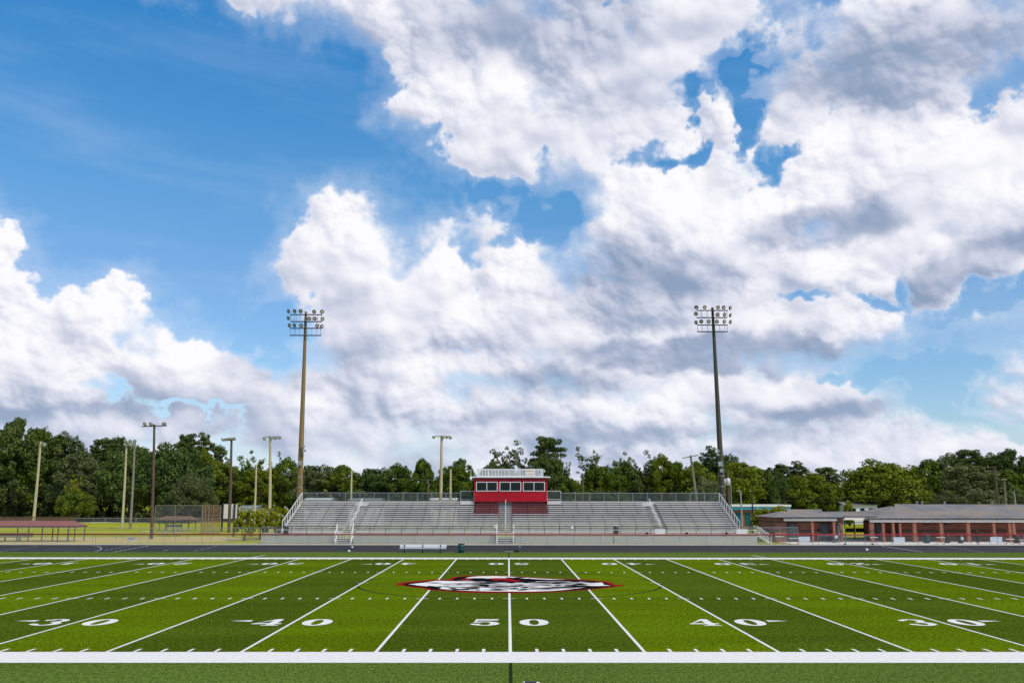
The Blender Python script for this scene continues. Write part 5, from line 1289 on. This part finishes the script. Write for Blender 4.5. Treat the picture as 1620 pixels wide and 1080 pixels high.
def crown_points(kind, rng):
    cl = []
    if kind == 'oak':      # broad dome W18 H12
        for k in range(230):
            a = rng.uniform(0, 2 * math.pi); e = rng.uniform(-.35, 1.45); R_ = rng.uniform(.62, 1.0) if k % 4 else rng.uniform(.2, .6)
            lob = 1 + .08 * math.sin(3 * a + 1) + .07 * math.sin(5 * a + e * 3)
            x, y = 7.4 * R_ * lob * math.cos(e) * math.cos(a), 7.0 * R_ * lob * math.cos(e) * math.sin(a); z = 5.0 + 5.6 * R_ * lob * math.sin(e)
            cl.append((x, y, max(1.2, z), rng.uniform(.9, 1.9), .72))
        H, W, per, sz = 12.0, 18.0, 95, .27
    elif kind == 'broad':
        for k in range(130):
            a = rng.uniform(0, 2 * math.pi); u = rng.uniform(-1, 1); R_ = rng.uniform(.6, 1.0)
            prof = (1 - abs(u) ** 3.6) ** .62 * (1 + .16 * math.sin(4 * a + 3 * u) + .1 * math.sin(7 * u + a))
            cl.append((4.6 * R_ * prof * math.cos(a), 4.6 * R_ * prof * math.sin(a), 7.4 + 6.0 * u * (.86 + .14 * R_) + .5 * math.sin(2 * a), rng.uniform(.7, 1.35), .85))
        H, W, per, sz = 14.0, 11.0, 85, .25
    elif kind == 'round':
        for k in range(120):
            a = rng.uniform(0, 2 * math.pi); u = rng.uniform(-1, 1); R_ = rng.uniform(.7, 1.0)
            prof = (1 - max(0, u) ** 1.6) ** .6 * (1 - max(0, -u) ** 3) ** .5
            cl.append((3.6 * R_ * prof * math.cos(a), 3.6 * R_ * prof * math.sin(a), 6.6 + 5.3 * u, rng.uniform(.65, 1.1), .9))
        H, W, per, sz = 12.8, 8.8, 95, .25
    elif kind == 'pine':
        for k in range(34):
            u = k / 33; z = 10.2 + 8.6 * u; rr = (3.7 * math.sqrt(max(.02, 1 - ((u - .48) / .58) ** 2))) * rng.uniform(.7, 1.1) + .3
            for j in range(3):
                a = rng.uniform(0, 2 * math.pi); q = rng.uniform(.25, 1.0)
                cl.append((rr * q * math.cos(a), rr * q * math.sin(a), z + rng.normal() * .4, rng.uniform(.6, 1.15), .55))
        H, W, per, sz = 20.0, 8.0, 62, .22
    elif kind == 'snag':   # sparse, vine-hung, many arms
        for k in range(13):
            a = rng.uniform(0, 2 * math.pi); L_ = rng.uniform(.4, 3.4); zt_ = rng.uniform(9, 15)
            for j in range(17):
                u = j / 16; cl.append((L_ * u ** 1.3 * math.cos(a) + rng.normal() * .38, L_ * u ** 1.3 * math.sin(a) + rng.normal() * .38, 4 + (zt_ - 4) * u + rng.normal() * .3, rng.uniform(.32, .95) * (1.15 - .4 * u), 1.0))
        for k in range(55):
            a = rng.uniform(0, 2 * math.pi); q = rng.uniform(.3, 1); z = rng.uniform(1, 9); cl.append((2.7 * q * math.cos(a), 2.7 * q * math.sin(a), z, rng.uniform(.6, 1.2), 1.0))
        H, W, per, sz = 15.5, 7.5, 60, .22
    elif kind == 'shrub':
        for k in range(70):
            a = rng.uniform(0, 2 * math.pi); u = rng.uniform(0, 1) ** .7; R_ = rng.uniform(.5, 1)
            cl.append((1.9 * R_ * math.cos(a) * (1.05 - u * .5), 1.9 * R_ * math.sin(a) * (1.05 - u * .5), .9 + 2.7 * u + .3 * math.sin(3 * a), rng.uniform(.3, .55), .85))
        H, W, per, sz = 4.0, 4.6, 75, .13
    return cl, H, W, per, sz
def trunk_mesh(kind, H, seed):
    rg = random.Random(seed); g = MB()
    if kind == 'oak':
        g.bar((0, 0, -.2), (.2, 0, 2.4), .75, 12, .55, cap=False)
        for k in range(8):
            a = k * .785 + rg.random() * .4; L_ = rg.uniform(3, 5.5); m1 = Vector((.2 + L_ * .45 * math.cos(a), L_ * .45 * math.sin(a), 3.8 + rg.random())); g.bar((.2, 0, 2.2), m1, .34, 7, .22, cap=False); g.bar(m1, (m1.x * 1.9, m1.y * 1.9, m1.z + rg.uniform(1.5, 4)), .22, 6, .06)
    elif kind == 'pine':
        g.bar((0, 0, -.2), (.15, 0, 10), .30, 10, .2, cap=False); g.bar((.15, 0, 10), (0, .1, 17.5), .2, 8, .05)
        for k in range(14): a = rg.random() * 6.28; z = rg.uniform(10, 17.5); L_ = rg.uniform(1.5, 3.2) * (1.2 - (z - 10) / 12); g.bar((.1, 0, z), (L_ * math.cos(a), L_ * math.sin(a), z + .6), .06, 5, .02)
    elif kind == 'snag':
        g.bar((0, 0, -.2), (.3, 0, 8), .25, 8, .18, cap=False); g.bar((.3, 0, 8), (.1, .1, 11.5), .18, 7, .05)
        for k in range(9): a = rg.random() * 6.28; z = rg.uniform(4, 11); L_ = rg.uniform(1.5, 3.4); g.bar((.2, 0, z), (L_ * math.cos(a), L_ * math.sin(a), z + rg.uniform(1.5, 3.5)), .09, 5, .03)
    elif kind == 'shrub':
        for k in range(5): a = k * 1.26; g.bar((.08 * math.cos(a), .08 * math.sin(a), -.1), (.8 * math.cos(a), .8 * math.sin(a), 2.3), .06, 6, .02)
    else:
        g.bar((0, 0, -.2), (.1, 0, 5), .34, 10, .24, cap=False); g.bar((.1, 0, 5), (0, 0, H * .88), .24, 8, .05)
        for k in range(10): a = rg.random() * 6.28; z = rg.uniform(3.5, H * .7); L_ = rg.uniform(1.8, 3.6); g.bar((.05, 0, z), (L_ * math.cos(a), L_ * math.sin(a), z + rg.uniform(1, 2.6)), .1, 5, .03)
    return g
PROTO = {}
def proto(kind, var):
    if (kind, var) in PROTO: return PROTO[kind, var]
    rng = np.random.default_rng(1000 + var * 17 + len(kind) * 31 + ord(kind[0]))
    cl, H, W, per, sz = crown_points(kind, rng)
    if kind in ('oak', 'broad', 'round', 'pine'):
        cz_ = np.mean([c[2] for c in cl])
        for c in cl[::2]:
            k_ = rng.uniform(1.02, 1.14); cl.append((c[0] * k_, c[1] * k_, cz_ + (c[2] - cz_) * k_, c[3] * rng.uniform(.3, .55), c[4]))
    me = quads_mesh('crown', *spray(cl, per, sz, rng), rng)
    g = trunk_mesh(kind, H, var); tm = bpy.data.meshes.new('trunk'); tm.from_pydata(g.v, [], g.f); tm.materials.append(M['bark'])
    fl = None
    if kind == 'shrub':
        c2 = [(x * 1.12, y * 1.12, z + .35, .16, 1.2) for x, y, z, r, f in cl if z > 1.6][::2]; fl = quads_mesh('blossom', *spray(c2, 16, .075, rng), rng); fl.materials.append(M['blossom'])
    PROTO[kind, var] = (me, tm, fl, H, W); return PROTO[kind, var]
CM_ = {}
def tree(px, ytop, wpx, Y, kind, leaf, var, label, name=None, cat='tree', group=None, z0=0.0, rot=None):
    me, tm, fl, H, W = proto(kind, var)
    key = (kind, var, leaf)
    if key not in CM_: c_ = me.copy(); c_.materials.append(LM[leaf]); CM_[key] = c_
    if kind == 'broad': wpx *= 1.28
    x = GX(px, Y); top = PX(px, ytop, Y).z; w_ = wpx / F * Y
    nm = name or {'oak': 'oak_tree', 'broad': 'broadleaf_tree', 'round': 'broadleaf_tree', 'pine': 'pine_tree', 'snag': 'vine_covered_tree', 'shrub': 'flowering_shrub'}[kind]
    t = thing(nm, (x, Y, z0), label, cat, group); t.scale = (w_ / W, w_ / W, (top - z0) / H); t.rotation_euler = (0, 0, rot if rot is not None else (px * 1.7 + Y) % 6.28)
    for n_, m_ in (('crown', CM_[key]), ('trunk', tm)) + ((('blossom', fl),) if fl else ()):
        o = bpy.data.objects.new(n_, m_); col.objects.link(o); o.parent = t
    return t
T = [
 # px, top, width px, distance, kind, leaf, variant, label
 (14, 664, 72, 232, 'broad', 'pine', 0, 'tallest dark tree cut by the left edge'),
 (48, 676, 60, 236, 'broad', 'green', 1, 'tall dark green tree second from the left edge, behind the pale leaning pole'),
 (92, 690, 62, 238, 'broad', 'pine', 2, 'dark tree right of the pale leaning pole'),
 (118, 716, 62, 226, 'broad', 'grey', 0, 'pale olive tree with visible limbs between leaning pole and big oak'),
 (152, 688, 52, 244, 'pine', 'pine', 0, 'dark rounded tree top left of the twin poles'),
 (178, 690, 48, 242, 'broad', 'pine', 1, 'dark tree directly behind the twin light poles'),
 (112, 752, 34, 214, 'snag', 'yellow', 0, 'bright yellow green vine mass on the dark wood edge at left'),
 (118, 772, 70, 208, 'oak', 'green', 1, 'low spreading shrubby tree in front of the dark wood at left'),
 (205, 702, 130, 216, 'oak', 'oak', 0, 'left half of the huge dark oak behind the twin poles'),
 (262, 700, 150, 212, 'oak', 'oak', 1, 'right half of the huge dark oak behind the three lamp pole'),
 (300, 745, 90, 204, 'oak', 'grey', 0, 'low pale lobe of oak above the backstop'),
 (288, 682, 44, 250, 'pine', 'pine', 1, 'first of three pines showing above the big oak'),
 (314, 684, 46, 250, 'pine', 'pine', 2, 'middle of three pines showing above the big oak'),
 (341, 700, 32, 248, 'pine', 'pine', 0, 'smallest of three pines, left of the row lamp pole'),
 (318, 716, 54, 236, 'broad', 'light', 2, 'yellowish green tree below the three pines'),
 (356, 735, 52, 232, 'broad', 'green', 0, 'mid green tree behind the row lamp pole'),
 (392, 706, 46, 226, 'snag', 'green', 1, 'tall sparse tree between the two lamp poles'),
 (408, 742, 55, 222, 'broad', 'light', 1, 'light green bushy tree below the tall sparse tree'),
 (431, 714, 34, 228, 'snag', 'pine', 2, 'narrow dark tree behind the drooping lamp pole'),
 (452, 728, 46, 224, 'broad', 'green', 2, 'bushy green tree just left of the ochre floodlight pole'),
 (496, 735, 62, 214, 'broad', 'grey', 1, 'olive tree just right of the ochre floodlight pole'),
 (540, 737, 64, 216, 'broad', 'green', 0, 'green tree behind the left part of the grandstand'),
 (592, 740, 66, 214, 'broad', 'oak', 1, 'dark green tree left of the round bright tree'),
 (628, 737, 54, 218, 'broad', 'green', 2, 'green tree touching the left side of the round bright tree'),
 (668, 724, 50, 204, 'round', 'green', 0, 'round bright green tree with domed top left of the pale light pole'),
 (718, 737, 58, 216, 'broad', 'green', 1, 'green tree behind the bare pole left of the press box'),
 (728, 727, 44, 230, 'broad', 'pine', 0, 'dark higher tree top left of the press box'),
 (796, 700, 74, 226, 'snag', 'grey', 0, 'large sparse grey green tree above the press box roof'),
 (780, 730, 80, 216, 'oak', 'oak', 1, 'dark dense crown directly behind the press box deck'),
 (832, 708, 44, 224, 'snag', 'pine', 1, 'dark thin tree between the sparse tree and the tallest pine'),
 (869, 687, 62, 214, 'pine', 'pine', 1, 'tallest dark pine right of the press box'),
 (866, 722, 48, 210, 'broad', 'pine', 2, 'dense dark foliage at the foot of the tallest pine'),
 (893, 716, 30, 212, 'snag', 'green', 2, 'thin vine hung tree right of the tallest pine'),
 (904, 758, 44, 204, 'broad', 'green', 0, 'low green tree in the gap right of the tallest pine'),
 (937, 708, 52, 216, 'snag', 'green', 0, 'sparse tall tree with open arms right of the gap'),
 (953, 736, 50, 210, 'broad', 'green', 1, 'green tree below the sparse open armed tree'),
 (985, 708, 44, 212, 'snag', 'green', 1, 'tall column shaped vine covered tree'),
 (990, 732, 58, 214, 'broad', 'oak', 0, 'dark tree at the foot of the column shaped tree'),
 (1022, 711, 56, 214, 'snag', 'grey', 2, 'sparse tree with two rounded tops right of the column shaped tree'),
 (1048, 723, 46, 212, 'broad', 'light', 2, 'yellow green tree left of the leaning utility pole'),
 (1075, 730, 48, 214, 'broad', 'green', 1, 'green tree behind the leaning utility pole'),
 (1105, 732, 56, 210, 'broad', 'light', 0, 'light green tree right of the leaning utility pole'),
 (1128, 705, 40, 222, 'pine', 'pine', 2, 'dark pine top left of the dark floodlight pole'),
 (1150, 718, 44, 220, 'broad', 'pine', 1, 'dark tree top right of the dark floodlight pole'),
 (1118, 752, 62, 200, 'oak', 'grey', 0, 'low olive tree behind the right end of the grandstand'),
 (1168, 730, 66, 204, 'broad', 'light', 1, 'yellow green tree behind the transformers'),
 (1196, 742, 52, 210, 'broad', 'green', 2, 'green tree above the blue roofed building'),
 (1222, 741, 48, 226, 'broad', 'pine', 0, 'dark far tree right of the blue roofed building'),
 (1240, 730, 36, 232, 'pine', 'pine', 0, 'left one of two round pine tops above the light oak'),
 (1266, 729, 42, 232, 'pine', 'pine', 2, 'right one of two round pine tops above the light oak'),
 (1310, 736, 50, 228, 'pine', 'oak', 1, 'dark flat topped pine left of the biggest oak'),
 (1236, 748, 56, 205, 'oak', 'oak', 1, 'dark oak behind the left edge of the light oak'),
 (1282, 745, 122, 206, 'oak', 'light', 0, 'wide yellow green oak left of the biggest oak'),
 (1397, 726, 176, 204, 'oak', 'light', 1, 'biggest round yellow green oak rising above the brick roofs'),
 (1462, 762, 56, 204, 'oak', 'green', 0, 'small tree on the right flank of the biggest oak'),
 (1478, 728, 62, 222, 'broad', 'green', 0, 'dark green tree right of the biggest oak'),
 (1510, 722, 66, 224, 'broad', 'grey', 2, 'pale sparse topped tree left of the dark round pine'),
 (1541, 707, 58, 200, 'pine', 'pine', 1, 'dark round topped pine above the long building roof'),
 (1545, 735, 86, 186, 'broad', 'grey', 1, 'broad olive tree in front of the dark round pine'),
 (1575, 722, 56, 206, 'broad', 'green', 2, 'green tree behind the reddish utility pole'),
 (1606, 712, 62, 200, 'broad', 'pine', 0, 'tall dark tree at the right edge'),
 (1590, 742, 64, 190, 'broad', 'green', 1, 'mid green tree behind the short crossarm pole'),
 (1502, 776, 66, 172, 'oak', 'grey', 1, 'low grey green tree just above the long roof'),
 (1556, 770, 92, 170, 'oak', 'grey', 0, 'low wide grey green tree left of the reddish pole'),
 (1610, 774, 66, 172, 'oak', 'grey', 1, 'low grey green tree cut by the right edge'),
 (1344, 790, 18, 178, 'round', 'light', 0, 'small young tree on the lawn seen under the big oaks'),
]
for a in T: tree(*a[:8])
for a in [(386, 803, 44, 118, 'small flowering shrub left of the pair beside the grandstand'), (412, 802, 40, 122, 'middle white flowered crape myrtle beside the grandstand'),
          (438, 799, 52, 120, 'right white flowered crape myrtle touching the grandstand end'), (1205, 803, 44, 138, 'flowering crape myrtle behind the black lamp post'),
          (1236, 798, 46, 134, 'pale flowered crape myrtle beside the small brick building roof')]:
    tree(a[0], a[1], a[2], a[3], 'shrub', 'myrtle', int(a[0]) % 2, a[4], cat='shrub')
# distant wood as one mass behind the named trees, plus its dark floor
prof = [(-60, 676), (0, 680), (60, 706), (120, 706), (180, 712), (240, 706), (300, 703), (335, 716), (352, 742), (380, 740), (460, 748), (540, 747), (600, 748), (660, 752), (740, 750), (790, 740), (850, 735), (885, 748), (908, 764), (930, 748), (980, 738), (1040, 734), (1110, 738), (1160, 736), (1200, 744), (1260, 746), (1320, 752), (1400, 752), (1450, 756), (1480, 740), (1530, 732), (1580, 730), (1620, 726), (1690, 730)]
rng = np.random.default_rng(5); CL = []
for row, (dd, sc_) in enumerate(((236, .88), (250, .96), (266, 1.0))):
    for p in np.arange(-120, 1750, 15.0):
        p2 = p + rng.uniform(-6, 6); yt_ = np.interp(p2, [q[0] for q in prof], [q[1] for q in prof]) + rng.uniform(0, 12)
        top = PX(p2, yt_, dd).z * sc_ * rng.uniform(.90, 1.04); x = GX(p2, dd)
        for k in range(int(9 + top * .8)):
            u = rng.uniform(0, 1); a_ = rng.uniform(0, 6.28); w_ = 2.6 * (1 - u ** 3 * .55)
            CL.append((x + w_ * math.cos(a_), dd + w_ * math.sin(a_), .6 + (top - 1.2) * u, rng.uniform(.8, 1.5), .85))
me = quads_mesh('woods', *spray(CL, 44, .36, rng), rng); me.materials.append(LM['pine']); o = bpy.data.objects.new('woods', me); col.objects.link(o)
tag(o, 'dense dark wood forming the far treeline behind all separate trees', 'woods', kind='stuff')
# weeds along the far path and under the skirt
